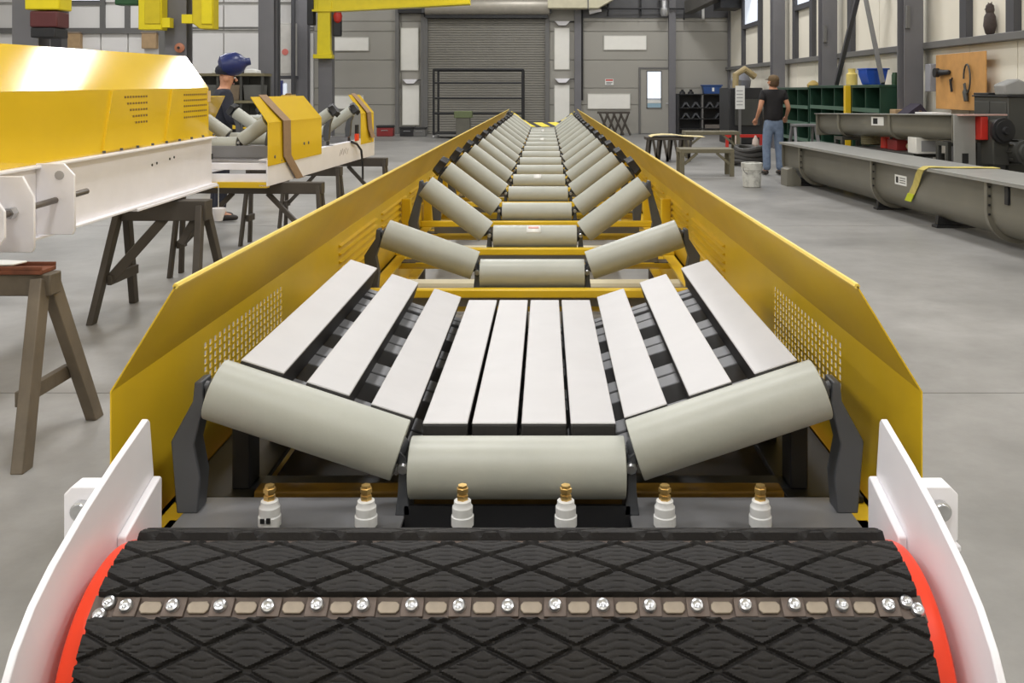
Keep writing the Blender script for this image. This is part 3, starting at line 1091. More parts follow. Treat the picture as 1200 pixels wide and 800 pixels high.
for k in range(4):
    impact_bar(-.165 + .110 * k, .709, 0, -.163 + .109 * k, .709)
for sx in (-1, 1):
    for (x, z, x2, z2) in ((.281, .737, .286, .735), (.425, .786, .436, .786), (.571, .835, .582, .837)):
        impact_bar(sx * x, z, sx * R(18), sx * x2, z2)
for y in (.10, .39, .68, .97, 1.14):
    hw_ = .082 if y < 1.1 else .05
    mb = MB()
    mb.bb(-.2, .2, y - hw_, y - .006, .58, .632).bb(-.2, .2, y + .006, y + hw_, .58, .632)
    mb.build('cross_support', STEELM, bed, bevel=.003)
    for sx in (-1, 1):
        a = R(18) * sx
        mb = MB()
        mb.box((sx * .43, y - hw_ / 2 - .003, .688), (.46, hw_ - .006, .05), (0, -a, 0))
        mb.box((sx * .43, y + hw_ / 2 + .003, .688), (.46, hw_ - .006, .05), (0, -a, 0))
        mb.build('cross_support', STEELM, bed, bevel=.003)
        MB().bb(sx * .62, sx * .66, y - .04, y + .04, .535, .74).build('support_post', BLK, bed, bevel=.003)
for sx in (-1, 1):
    MB().bb(sx * .60, sx * .775, .02, 1.2, .5201, .535).build('side_rail', BLK, bed, bevel=.003)
    MB().bb(sx * .19, sx * .23, .02, 1.2, .535, .58).build('side_rail', BLK, bed, bevel=.003)
for y in (.10, 1.12):
    MB().bb(-.62, .62, y - .04, y + .04, .5205, .535).build('base_strap', STEEL, bed, bevel=.003)


# ================================================================== LEFT: other conveyor sections on trestles
# near section A
AX = -2.42
secA = thing('conveyor_section', 'near white and yellow conveyor section on trestles at left', 'conveyor', (AX, 3.0, .735), 0, None, R(.5))
AL = 3.78
HWA = .5


def guard_out(sx, y0, y1, z0, parent, off=0., slant=.12, name='side_guard', h=.35, rise=.225, lean=.16):
    x = sx * 0 + off
    vs = [(x, y0, z0), (x, y1, z0), (x, y1, z0 + h), (x, y0, z0 + h), (x + sx * lean, y1, z0 + h + rise), (x + sx * lean, y0, z0 + h + rise)]
    return MB().add(vs, [(0, 1, 2, 3), (3, 2, 4, 5)]).build(name, YELA, parent, smooth=0, solid=.006)


YELA = mat('yellow_paint_gloss', (228, 190, 44), .11, var=.03, scale=3, bump=.035, bscale=5)
SH = .345
for (sx, off) in ((-1, 0), (1, -2 * HWA)):
    # channel stringer
    mb = MB().bb(off - .006, off + .006, 0, AL, 0, SH)
    fx_ = off + sx * .0 + (.045 if sx < 0 else -.045)
    mb.bb(min(off, fx_), max(off, fx_), 0, AL, 0, .012).bb(min(off, fx_), max(off, fx_), 0, AL, SH - .012, SH)
    mb.build('stringer', WHT, secA, bevel=.002)
    g = guard_out(sx, .0, AL - .02, SH, secA, off=off + (-.012 if sx < 0 else .012))
# overlapping guard ribs (trapezoid creases), bolts and slots on the visible guard
for (y0, y1) in ((2.18, 2.55), (3.02, 3.2)):
    q = .004
    mb = MB().prism([(y0 + .06, SH + .345), (y0 + .16, SH + .345), (y1 + .1, SH + .012), (y0 - .05, SH + .012)], 'x', -.012, .004)
    mb.build('guard_stiffener', YELA, secA, bevel=.001)
for (y0, n, rows) in ((2.34, 11, 5), (3.3, 12, 5)):
    mb = MB()
    for r in range(rows):
        for k in range(n):
            mb.bb(-.0092, -.0078, y0 + k * .036, y0 + k * .036 + .022, SH + .3 - r * .038, SH + .312 - r * .038)
    o = mb.build('vent_slots', mat('slot_dark', (120, 92, 20), .7), secA, smooth=0)
    o['kind'] = 'stuff'
for k in range(9):
    MB().cyl((.02, 2.1 + k * .21, SH + .006), (.02, 2.1 + k * .21, SH + .02), .009, n=8).build('flange_bolt', STEEL, secA)
for (y, z) in ((2.75, .23), (2.82, .235), (3.02, .245), (3.09, .25)):
    MB().lathe((.006, y, z), (1, 0, 0), [(0, .008), (.004, .008)], 8).build('bolt_hole', INK, secA)
MB().bb(.006, .0075, 3.77, 3.8, .18, .22).build('bolt_hole', INK, secA)
MB().bb(-.0095, -.0075, 3.74, 3.8, SH + .25, SH + .33).build('sticker', mat('faded_sticker', (210, 180, 130), .6), secA)
MB().bb(.0, .055, 2.45, AL, -.014, 0).build('bottom_strip', WHT, secA, bevel=.002)
for y in (.3, 1.6, 2.9, AL - .06):
    MB().bb(-2 * HWA, 0, y, y + .06, .04, .12).build('cross_member', WHT, secA, bevel=.003)
for y in (.6, 1.75, 2.85):
    for (a, b) in (((-.33, y, SH + .1), (-.67, y, SH + .1)), ((-.31, y, SH + .13), (-.08, y, SH + .30)), ((-.69, y, SH + .13), (-.92, y, SH + .30))):
        MB().cyl(a, b, .055, n=20).build('carrying_roll', ROLL, secA)
# take-up bracket with threaded rod
tk = MB().bb(.006, .018, .7, 1.46, .03, SH - .01).build('takeup_plate', WHT, secA, bevel=.002)
MB().prism([(.018, .02), (.19, .02), (.2, .04), (.2, .30), (.15, .355), (.018, .355)], 'y', 1.42, 1.435).build('takeup_rib', WHT, tk, bevel=.003)
MB().prism([(.018, .0), (.19, .0), (.2, .02), (.2, .24), (.15, .33), (.018, .33)], 'y', 1.07, 1.085).build('takeup_rib', WHT, tk, bevel=.003)
MB().prism([(.018, .05), (.14, .05), (.17, .09), (.17, .2), (.13, .26), (.018, .26)], 'y', .90, .915).build('takeup_rib', WHT, tk, bevel=.003)
MB().cyl((.11, .7, .165), (.11, 1.72, .19), .015, n=12).build('threaded_rod', mat('rod_dark', (110, 104, 98), .4, metal=.6), tk)
MB().cyl((.11, 1.03, .173), (.11, 1.07, .174), .026, n=6).build('hex_nut', BOLT, tk)
MB().cyl((.11, .86, .169), (.11, .90, .17), .028, n=6).build('hex_nut', BOLT, tk)
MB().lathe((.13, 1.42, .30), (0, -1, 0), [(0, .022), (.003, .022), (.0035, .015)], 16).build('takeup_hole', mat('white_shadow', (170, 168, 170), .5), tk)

# farther section B (narrower belt), slightly turned
secB = thing('conveyor_section', 'farther short white conveyor section with brown straps on guards', 'conveyor', (-2.53, 6.95, .735), R(-3.0))
BLN = 3.35
HB = .47
for sx in (-1, 1):
    x = sx * HB
    mb = MB().bb(x - .006, x + .006, 0, BLN, 0, .2)
    mb.bb(min(x, x - sx * .06), max(x, x - sx * .06), 0, BLN, 0, .012).bb(min(x, x - sx * .06), max(x, x - sx * .06), 0, BLN, .188, .2)
    mb.build('stringer', WHT, secB, bevel=.002)
    for (y0, y1) in ((.0, 1.35), (2.75, 3.3)):
        x2 = x + sx * .008
        h, rise, lean = .32, .19, .13
        vs = [(x2, y0, .15), (x2, y1, .15), (x2, y1, .15 + h), (x2, y0, .15 + h), (x2 - sx * lean, y1 - .1, .15 + h + rise), (x2 - sx * lean, y0 + .0, .15 + h + rise)]
        MB().add(vs, [(0, 1, 2, 3), (3, 2, 4, 5)]).build('side_guard', YELA, secB, smooth=0, solid=.006)
for (y, z, h) in ((.02, .12, .05), (.02, .03, .06)):
    MB().bb(-HB, HB, y, y + .04, z, z + h).build('cross_member', WHT, secB, bevel=.003)
MB().bb(-HB, HB, .0, .06, -.012, .03).build('cross_member', YEL, secB, bevel=.003)
MB().bb(-HB + .0, HB - .02, .16, .3, .2, .29).build('cross_member', STEELM, secB, bevel=.003)
for y in (1.0, 2.2, 3.2):
    MB().bb(-HB, HB, y, y + .06, .05, .12).build('cross_member', WHT, secB, bevel=.003)
for (y, z) in ((.3, .17), (.55, .17), (3.2, .16)):
    MB().lathe((HB + .006, y, z), (1, 0, 0), [(0, .01), (.005, .01)], 8).build('bolt', STEEL, secB)
for y, z in ((.14, .21), (.85, .27), (.97, .27)):
    MB().lathe((HB + .011, y, z), (1, 0, 0), [(0, .012), (.005, .012)], 8).build('bolt', STEEL, secB)
# faint stencilled marks on the stringer, illegible in the photograph
mb = MB()
for k, (dy, dz) in enumerate(((0, .09), (.06, .1), (.12, .09), (.19, .1), (.26, .09))):
    mb.bar((HB + .0068, 1.95 + dy, dz), (HB + .0068, 2.0 + dy, dz + .05), .0012, .012)
mb.build('stencil_mark', mat('faded_print', (150, 140, 140), .6), secB, smooth=0)
for sx in (-1, 1):
    x = sx * (HB + .008)
    for (ya, dy, dn, yb) in ((.28, .16, -.22, .7), (2.95, .05, -.16, 3.1)):
        path = [(x - sx * .135, ya - .02, .675), (x - sx * .055, ya + .02, .575), (x + sx * .016, ya + .1, .475), (x + sx * .014, ya + .12, .2), (x + sx * .014, yb, dn + .22), (x + sx * .004, yb + .1, -.005)] if ya < 1 else \
            [(x - sx * .135, ya, .675), (x - sx * .055, ya + .03, .575), (x + sx * .016, ya + .08, .475), (x + sx * .016, ya + .14, .3), (x + sx * .03, ya + .22, .2)]
        MB().ribbon(path, (0, .085, 0), .006).build('tie_strap', STRAPB, secB)
for (y, cap) in ((.22, 0), (.95, 0), (1.75, 1), (2.5, 1)):
    make_idler({.22: 'grey idler at near end of the far left section', .95: 'grey idler second along the far left section', 1.75: 'grey idler in the open gap between yellow guards', 2.5: 'last grey idler of the far left section'}[y],
               0, 35, .2, .06 + .27, .30 if y > 1.5 else .235, Lc=.34, r=.055, zc=.30, zb=.245, half=.42, cap=cap, loc=(-2.53 + y * math.sin(R(3)), 6.95 + y * math.cos(R(3)), .735), rz=R(-3), group='idlers of the far left section', zt=.2)
MB().bb(.47, .5, 2.52, 2.6, .2, .27).build('red_clamp', ORG, secB, bevel=.004)
MB().cyl((.485, 2.56, .27), (.485, 2.56, .36), .02, n=10).build('clamp_handle', BLK, secB)
MB().tube([(.485, 2.35, .2), (.5, 2.5, .17), (.52, 2.6, .1), (.52, 2.66, -.06), (.53, 2.62, -.2)], .012, 6).build('hanging_cable', BLK, secB)


# trestles
def sawhorse(label, loc, length, height, spread, m, rz=0, brace=True, rail=.09, leg=.07, diag=False, group=None):
    t = thing('sawhorse', label, 'sawhorse', loc, rz, group)
    MB().bb(-length / 2, length / 2, -rail / 2, rail / 2, height - rail, height).build('top_rail', m, t, bevel=.006)
    for sx in (-1, 1):
        xt = sx * (length / 2 - leg * .6)
        xb = sx * (length / 2 + .02)
        legs = []
        for sy in (-1, 1):
            mb = MB().bar((xt, sy * rail * .35, height - rail * .3), (xb, sy * spread, 0), leg, leg * .6, up=(1, 0, 0))
            # trim the foot flat on the floor
            vs = [Vector(v) for v in mb.v]
            for i in range(4, 8):
                vs[i].z = 0
            mb.v = [tuple(v) for v in vs]
            mb.build('leg', m, t, bevel=.004)
        if brace:
            zb = height * .34
            yy = spread * (1 - zb / height)
            MB().bar((xt * 1.0, -yy, zb), (xt * 1.0, yy, zb), .03, .06).build('leg_brace', m, t, bevel=.003)
    if diag:
        for sx in (-1, 1):
            MB().bar((sx * (length / 2 - leg), 0, height * .35), (sx * length * .12, 0, height - rail), .035, .035).build('diagonal_brace', m, t, bevel=.003)
    return t


sh1 = sawhorse('nearest grey brown sawhorse at left with rusty beam on top', (-2.665, 3.86, 0), 1.3, .70, .29, HORSE, leg=.08)
tb = thing('rusty_beam', 'rusty steel channel on the nearest sawhorse', 'beam', (-2.665, 3.86, .70))
MB().bb(-.62, .62, -.06, .06, 0, .018).build('beam_web', RUSTB, tb, bevel=.003)
MB().bb(-.62, .62, -.06, -.05, .018, .033).bb(-.62, .62, .05, .06, .018, .033).build('beam_flange', RUSTB, tb, bevel=.002)
vs = [(-.12, -.05, .036), (.1, -.055, .036), (.28, -.04, .036), (.3, .03, .036), (.2, .05, .05), (.0, .055, .04), (-.15, .04, .036)]
t = thing('rag', 'crumpled white rag on the nearest sawhorse top', 'rag', (-2.45, 3.86, .7))
MB().prism([(v[0], v[1]) for v in vs], 'z', .0335, .042).build('rag_sheet', PAPER, t, bevel=.003)
sawhorse('brown sawhorse under far end of near section', (-2.49, 6.1, 0), .6, .735, .3, HORSED, rail=.13)
t = [o for o in COL.objects if o.name == 'sawhorse.001'][0]
MB().bar((-.27, -.16, .25), (.02, -.02, .62), .035, .06).build('diagonal_brace', HORSED, t, bevel=.003)
MB().bar((.24, .0, .66), (.12, .0, .45), .035, .05).build('diagonal_brace', HORSED, t, bevel=.003)
sawhorse('dark steel trestle under near end of farther section', (-2.3, 7.3, 0), 1.15, .735, .1, HORSED, R(-3), diag=True, leg=.05)
sawhorse('dark steel trestle under far end of farther section', (-2.22, 9.9, 0), 1.1, .735, .1, HORSED, R(-3), diag=True, leg=.05)
sawhorse('dark steel trestle under middle of farther section', (-2.36, 8.8, 0), .9, .735, .12, HORSED, R(-3), leg=.05)
# hanging white cup
p = at(256, 247, 6.72)
t = thing('hanging_cup', 'white plastic cup hanging on string from white stringer', 'cup', (p.x, p.y, p.z))
MB().lathe((0, 0, -.07), (0, 0, 1), [(0, .028), (.03, .036), (.07, .05), (.09, .052), (.092, .03)], 16).build('cup', WHT, t)
MB().cyl((0, 0, .02), (0, 0, .745 - p.z + .02), .0025, n=6).build('string', PAPER, t)

# ================================================================== RIGHT: screw conveyor troughs
def trough_profile(r, top, n=14, fl=.07, th=.006):
    pts = []
    for i in range(n + 1):
        a = PI + PI * i / n
        pts.append((r * math.cos(a), r + r * math.sin(a)))
    pts = [(-r - fl, top), (-r, top)] + pts + [(r, top), (r + fl, top)]
    return pts


def trough(parent, r, top, y0, y1, z0, m=TRGH, fl=.07):
    pr = trough_profile(r, top, fl=fl)
    vs = []
    for (x, z) in pr:
        vs += [(x, y0, z + z0), (x, y1, z + z0)]
    o = MB().add(vs, [(2 * i, 2 * i + 1, 2 * i + 3, 2 * i + 2) for i in range(len(pr) - 1)]).build('trough', m, parent, solid=.008, smooth=50)
    return o


def rib(parent, r, top, y, z0, th=.05, ex=.05, m=TRGH):
    n = 14
    out = [(-r - ex, top)] + [((r + ex) * math.cos(PI + PI * i / n), r + (r + ex) * math.sin(PI + PI * i / n)) for i in range(n + 1)] + [(r + ex, top)]
    inn = [(-r - .004, top)] + [((r + .004) * math.cos(PI + PI * i / n), r + (r + .004) * math.sin(PI + PI * i / n)) for i in range(n + 1)] + [(r + .004, top)]
    k = len(out)
    vs, fs = [], []
    for yy in (y - th / 2, y + th / 2):
        vs += [(p[0], yy, p[1] + z0) for p in out] + [(p[0], yy, p[1] + z0) for p in inn]
    for i in range(k - 1):
        fs += [(i, i + 1, k + i + 1, k + i), (2 * k + i, 3 * k + i, 3 * k + i + 1, 2 * k + i + 1), (i, 2 * k + i, 2 * k + i + 1, i + 1), (k + i, k + i + 1, 3 * k + i + 1, 3 * k + i)]
    return MB().add(vs, fs).build('joint_flange', m, parent, smooth=40)


CYAW = math.atan(.0636)
CO = (4.41 + .0636 * 3.2, 5.0)
tc_ = thing('screw_conveyor', 'long grey U shaped screw conveyor trough lying on right floor', 'screw conveyor', (CO[0], CO[1], 0), CYAW)
CL = 9.75
trough(tc_, .26, .545, 0, CL, .075)
MB().bb(-.345, .345, -.02, CL + .01, .622, .634).build('lid', TRGL, tc_, bevel=.003)
for sx in (-1, 1):
    MB().bb(sx * .345, sx * .335, 0, CL, .60, .622).build('lid_lip', TRGL, tc_)
for y in (3.72, 6.32, 8.92):
    rib(tc_, .26, .54, y, .075)
    for sx in (-1, 1):
        for k in range(4):
            MB().lathe((sx * .292, y - .03, .30 + k * .085), (0, -1, 0), [(0, .012), (.012, .012)], 6).build('flange_bolt', BLK, tc_)
for y in (0, CL):
    n = 14
    pr = [(.3 * math.cos(PI + PI * i / n), .335 + .3 * math.sin(PI + PI * i / n)) for i in range(n + 1)]
    MB().prism(pr + [(.3, .62), (-.3, .62)], 'y', y - .006, y + .006).build('end_plate', TRGH, tc_, bevel=.002)
for y in (1.5, 4.9, 6.4, 9.2):
    MB().bb(-.22, .22, y - .06, y + .06, 0, .03).prism([(-.2, .03), (.2, .03), (.19, .13), (.1, .09), (-.1, .09), (-.19, .13)], 'y', y - .03, y + .03).build('saddle', BLK, tc_, bevel=.004)
MB().prism([(-.42, 0), (-.2, 0), (-.2, .10), (-.29, .24), (-.33, .28), (-.42, .25)], 'y', CL - .62, CL - .32).build('end_foot', TRGH, tc_, bevel=.006)
# sticker plate and side post
st = MB().bb(-.2665, -.2645, 5.45, 5.75, .375, .485).build('sticker', PAPER, tc_)
MB().bb(-.2675, -.266, 5.66, 5.72, .395, .465).build('sticker_logo', INK, st)
mb = MB()
for k in range(3):
    mb.bb(-.2675, -.266, 5.48, 5.63, .45 - k * .025, .458 - k * .025)
mb.build('sticker_print', INK, st)
mb = MB().bb(-.29, -.265, 3.38, 3.44, .42, .58)
mb.build('side_bracket', BLK, tc_, bevel=.004)
# yellow strap over the lid
t = thing('lifting_strap', 'yellow lifting strap draped over the long trough lid', 'strap', (CO[0], CO[1], 0), CYAW)
y0 = 4.8
path = [(-.272, y0 + .52, .30), (-.278, y0 + .4, .42), (-.33, y0 + .22, .55), (-.362, y0 + .1, .61), (-.345, y0 + .02, .645), (-.28, y0, .648), (-.1, y0 - .02, .641), (.1, y0 - .06, .645), (.24, y0 - .05, .641), (.335, y0 - .12, .645)]
MB().ribbon(path, (0, .07, 0), .006).build('strap_band', STRAPY, t)
MB().ribbon([(-.2725, y0 + .6, .22), (-.274, y0 + .52, .31)], (.0, .075, 0), .009).build('strap_end', NEONG, t)

# upper screw conveyor on stands
DY0, DY1 = 11.3, 14.9
td = thing('screw_conveyor', 'shorter grey screw conveyor raised on stands with dark drive', 'screw conveyor', (5.06, DY0, .83), math.atan2(.62, 3.6), None, R(-1.2))
trough(td, .15, .31, 0, 3.6, 0, fl=.04)
MB().bb(-.21, .21, -.01, 3.62, .312, .322).build('lid', TRGL, td, bevel=.002)
for y in (1.45, 2.9):
    rib(td, .15, .31, y, 0, .05, .03)
for y in (0, 3.6):
    MB().prism([(-.19, -.02), (.19, -.02), (.19, .32), (-.19, .32)], 'y', y - .008, y + .008).build('end_plate', TRGH, td, bevel=.002)
MB().prism([(-.24, -.3), (.04, -.3), (.04, .32), (-.24, .32)], 'y', -.12, -.1).build('drive_plate', TRGL, td, bevel=.003)
MB().bb(-.14, -.06, -.126, -.118, -.26, -.14).build('drive_slot', INK, td)
MB().bb(.045, .14, -.22, -.06, .02, .3).build('drive_guard', REDP, td, bevel=.01)
MB().bb(-.2, .38, -.24, -.06, .305, .325).build('guard_lid', mat('dusty_pink', (196, 160, 150), .6), td, bevel=.004)
MB().bb(.14, .36, -.3, -.05, -.28, .26).build('gearbox', DARKC, td, bevel=.02)
MB().lathe((.25, -.3, .13), (0, -1, 0), [(0, .15), (.05, .15), (.055, .12), (.08, .12), (.085, .05), (.12, .04)], 24).build('sheave', BLK, td)
MB().lathe((.46, -.1, -.12), (0, -1, 0), [(0, .13), (.3, .13), (.31, .14), (.36, .14), (.365, .11), (.4, .1), (.41, .05)], 24).build('motor', DARKC, td)
for q in range(10):
    a = 2 * PI * q / 10
    MB().box((.46 + .135 * math.cos(a), -.25, -.12 + .135 * math.sin(a)), (.012, .26, .03), (0, -a + PI / 2, 0)).build('motor_fin', DARKC, td)
st = MB().bb(-.159, -.157, 1.62, 1.95, .16, .28).build('sticker', PAPER, td)
MB().bb(-.160, -.1585, 1.78, 1.9, .18, .26).build('sticker_logo', INK, st)


def stand(label, loc, wd, dp, h, m, rz=0, name='steel_stand', cat='stand', diag=True, shelf=False, group=None, t_=.05):
    t = thing(name, label, cat, loc, rz, group)
    MB().bb(-wd / 2, wd / 2, -dp / 2, dp / 2, h - t_, h).build('top_frame', m, t, bevel=.004)
    for sx in (-1, 1):
        for sy in (-1, 1):
            MB().bb(sx * (wd / 2 - t_ / 2) - t_ / 2, sx * (wd / 2 - t_ / 2) + t_ / 2, sy * (dp / 2 - t_ / 2) - t_ / 2, sy * (dp / 2 - t_ / 2) + t_ / 2, 0, h - t_).build('leg', m, t, bevel=.003)
        if diag:
            MB().bar((sx * (wd / 2 - t_), -dp / 2 + t_ / 2, h * .45), (sx * wd * .18, -dp / 2 + t_ / 2, h - t_), t_ * .6, t_ * .6).build('diagonal_brace', m, t)
    if shelf:
        MB().bb(-wd / 2 + t_, wd / 2 - t_, -dp / 2, dp / 2, h * .4, h * .4 + .03).build('shelf', m, t)
    return t


stand('dark stand under near end of raised screw conveyor', (5.07, 11.6, 0), .4, .25, .81, DARKC, R(10), diag=False)
stand('dark stand under far end of raised screw conveyor', (4.6, 14.2, 0), .4, .25, .745, DARKC, R(10), diag=False)
# clutter between the troughs, on a low bench
bn = stand('low dark workbench behind the long trough, crowded with parts', (4.85, 13.05, 0), .45, 1.7, .62, DARKC, R(9), 'workbench', 'bench', False, True)


def on(x, y, z, lb, cat, name, mb, m, extra=None):
    o = mb.build(name, m, bevel=.006)
    o.location = (x, y, z)
    tag(o, lb, cat)
    return o


on(4.82, 13.35, .62, 'red upright canister under the raised screw conveyor', 'canister', 'red_canister', MB().lathe((0, 0, 0), (0, 0, 1), [(0, .06), (.2, .06), (.23, .03), (.26, .03)], 14), REDP)
on(4.88, 12.98, .62, 'dark red toolbox under the raised screw conveyor', 'toolbox', 'toolbox', MB().bb(-.1, .1, -.18, .18, 0, .14).prism([(-.06, .14), (.06, .14), (.03, .2), (-.03, .2)], 'y', -.1, .1), mat('maroon2', (136, 40, 40), .5))
p = at(1105, 181, 12.1)
t = thing('control_box', 'white box with grey panel under the raised screw conveyor', 'box', (4.93, 12.25, .62))
MB().bb(-.16, .16, -.14, .14, 0, .21).build('box_body', PANW, t, bevel=.01)
MB().bb(-.09, .13, -.145, -.139, .03, .17).build('box_panel', mat('panel_grey', (160, 160, 162), .5), t)
on(4.74, 13.7, .62, 'olive pair of coiled hoses under the raised screw conveyor', 'hose', 'coiled_hose', MB().tube([(.12 * math.cos(i * .5), .14 * math.sin(i * .5), .03 + i * .0025) for i in range(50)], .022, 6), mat('olive', (96, 90, 62), .7))
on(4.95, 12.66, .62, 'bundle of cream cloth under the raised screw conveyor', 'cloth', 'cloth_bundle', MB().lathe((0, -.15, .06), (0, 1, 0), [(0, .02), (.05, .055), (.18, .06), (.28, .05), (.32, .02)], 10), mat('cream_cloth', (204, 190, 150), .8))

# floor items right of centre
p = at(881, 219, 14.0)
t = thing('bucket', 'white dirty paint bucket on floor in front of man', 'bucket', (p.x, 14.0, 0))
MB().lathe((0, 0, 0), (0, 0, 1), [(0, .12), (.01, .13), (.25, .143), (.26, .152), (.29, .152), (.30, .156), (.36, .158), (.365, .14), (.36, .135), (.04, .118)], 24).build('pail', mat('dirty_white', (206, 206, 200), .5, dirt_or_sheen=(110, 108, 100), dirt_or_sheen_amt=.8, dirt_or_sheen_scale=9), t)
MB().tube([(.16 * math.cos(a), .16 * math.sin(a) * .3 - .15, .3 - .12 * abs(math.sin(a))) for a in [PI * i / 10 for i in range(11)]], .004, 6).build('wire_handle', STEEL, t)

# low steel trestles in the middle distance
stand('low olive steel trestle in front of the blanket covered stand', tuple(at(826, 205, 15.9)[:2]) + (0,), .9, .5, .46, mat('olive_steel', (112, 106, 86), .6), 0, 'steel_trestle', 'trestle', t_=.07)
stand('low olive trestle behind, next to red rail', (at(830, 190, 19.9).x + .1, 20.2, 0), 1.15, .6, .56, mat('olive_steel', (112, 106, 86), .6), 0, 'steel_trestle', 'trestle', t_=.07)
tb = thing('steel_rack', 'dark low rack of leaning angle irons under yellow sheet', 'rack', (at(785, 190, 19.0).x - .05, 19.0, 0))
MB().bb(-.45, .5, -.25, .25, .44, .5).build('rack_top', HORSED, tb, bevel=.005)
for k in range(9):
    x = -.42 + k * .108
    MB().bar((x, -.22, .44), (x + .08 * (1 if k % 2 else -.6), -.22, .01), .05, .04, up=(0, 1, 0)).build('angle_iron', HORSED, tb)
    if k % 2:
        MB().bar((x, .22, .44), (x - .05, .22, .01), .05, .04, up=(0, 1, 0)).build('angle_iron', HORSED, tb)
vs = [(-.36, .5), (-.3, .53), (-.1, .545), (.12, .54), (.3, .515), (.7, .502), (.72, .508), (.3, .525), (.12, .55), (-.1, .555), (-.3, .54), (-.37, .51)]
o = MB().prism(vs, 'y', -.28, .2).build('cream_sheet', mat('cream_sheet', (236, 220, 166), .5))
o.location = tb.location
tag(o, 'crumpled cream yellow sheet lying on dark low rack', 'sheet')
t = thing('hose_coil', 'dark coil of thick hose on floor left of man', 'hose', (at(876, 190, 18.0).x, 18.0, 0))
for k in range(4):
    pts = [((.30 - .01 * k) * math.cos(a) + .02 * k, .26 * math.sin(a), .06 + .085 * k + .03 * math.sin(a * 2 + k)) for a in [2 * PI * i / 22 for i in range(22)]]
    MB().tube(pts + [pts[0]], .055, 8).build('hose_loop', TYRE, t)
t = thing('red_rail', 'low red steel rail stand behind hose coil', 'rail', (at(872, 160, 22).x, 22, 0))
MB().bb(-.45, .5, -.03, .03, .33, .4).build('rail_bar', REDP, t, bevel=.004)
for sx in (-.4, .4):
    MB().bb(sx - .03, sx + .03, -.05, .05, 0, .33).build('leg', REDP, t)
for k, (dx, lb) in enumerate(((-.22, 'white cloth bundle hanging left on red rail'), (.25, 'white cloth bundle hanging right on red rail'))):
    o = MB().lathe((0, 0, 0), (0, 0, 1), [(0, .03), (.05, .08), (.16, .07), (.22, .03), (.26, .02)], 10).build('cloth_bundle', mat('pale_cloth', (206, 188, 176), .8))
    o.location = (t.location.x + dx, 21.92, .12)
    tag(o, lb, 'cloth')

# folded trestles by the back wall
t = thing('folded_trestle', 'dark folded X leg trestle leaning at the grey wall', 'trestle', (at(717, 157, 29.8).x, 29.8, 0))
for k in range(4):
    x = -.38 + k * .22
    MB().bar((x, .3, .72), (x + .3, -.1, .02), .05, .05).build('leg', HORSED, t)
    MB().bar((x + .28, .3, .72), (x, -.05, .02), .05, .05).build('leg', HORSED, t)
MB().bb(-.45, .6, .26, .33, .68, .75).build('top_rail', HORSED, t)

# black shelf unit by the back wall, blue tub on top
p0, p1 = at(795, 155, 30.1), at(851, 110, 30.1)
t = thing('shelf_unit', 'low black two bay shelf unit against the grey wall', 'shelf', ((p0.x + p1.x) / 2, 30.3, 0))
W_ = p1.x - p0.x
H_ = p1.z
for x in (-W_ / 2, 0, W_ / 2):
    MB().bb(x - .025, x + .025, -.25, .25, 0, H_).build('upright', BLK if x else GIRT, t)
for z in (.18, .5, .85, H_ - .03):
    MB().bb(-W_ / 2, W_ / 2, -.25, .25, z, z + .03).build('shelf_board', BLK, t)
MB().bb(-W_ / 2, W_ / 2, .24, .25, .2, H_).build('back_panel', BLK, t)
for (x, z, lb, m) in ((-.52, .88, 'upper left first', STEEL), (-.2, .88, 'upper left second', STEEL), (.25, .88, 'upper right first', STEEL), (.56, .88, 'upper right second', STEEL),
                      (-.52, .53, 'middle left first', STEEL), (-.2, .53, 'middle left second', STEEL), (.55, .53, 'middle right', STEEL)):
    o = MB().prism([(-.14, 0), (-.1, 0), (0, .12), (.1, 0), (.14, 0), (.04, .17), (-.04, .17)], 'y', -.12, .1).build('saddle_bracket', m)
    o.location = (t.location.x + x, 30.25, z)
    tag(o, 'grey V shaped saddle bracket on black shelf, %s bay' % lb, 'bracket', 'saddle brackets on the black shelf')
o = MB().bb(-.3, .3, -.2, .2, 0, .12).build('parts_tray', mat('tray_grey', (112, 106, 100), .5))
o.location = (t.location.x + .38, 30.25, .21)
tag(o, 'grey tray on bottom right shelf of black unit', 'tray')
t2 = thing('storage_tub', 'blue plastic tub on top of the black shelf', 'tub', (at(834, 112, 30.2).x, 30.25, H_ + .001))
MB().prism([(-.25, 0), (.25, 0), (.3, .25), (-.3, .25)], 'y', -.18, .18).build('tub_body', mat('tub_blue', (34, 70, 128), .45), t2, bevel=.01)
MB().bb(-.33, .33, -.2, .2, .25, .29).build('tub_rim', mat('tub_blue', (34, 70, 128), .45), t2, bevel=.008)
MB().bb(-.01, .06, -.186, -.18, .08, .2).build('tub_label', PAPER, t2)
for (px, lb) in ((798, 'left dark knob shaped fitting on black shelf top'), (808, 'right dark knob shaped fitting on black shelf top')):
    o = MB().lathe((0, 0, 0), (0, 0, 1), [(0, .1), (.06, .09), (.1, .04), (.14, .05)], 10).build('pipe_fitting', BLK)
    o.location = (at(px, 112, 30.2).x + .05, 30.25, H_ + .001)
    tag(o, lb, 'fitting')
t = thing('orange_post', 'orange red guard post near right corner of back wall', 'post', (at(854, 155, 29.5).x, 29.5, 0))
MB().bb(-.09, .09, -.06, .06, 0, 1.2).build('post', mat('post_orange', (190, 70, 40), .5), t, bevel=.01)
MB().bb(-.13, .13, -.1, .1, 0, .02).build('foot_plate', BLK, t)

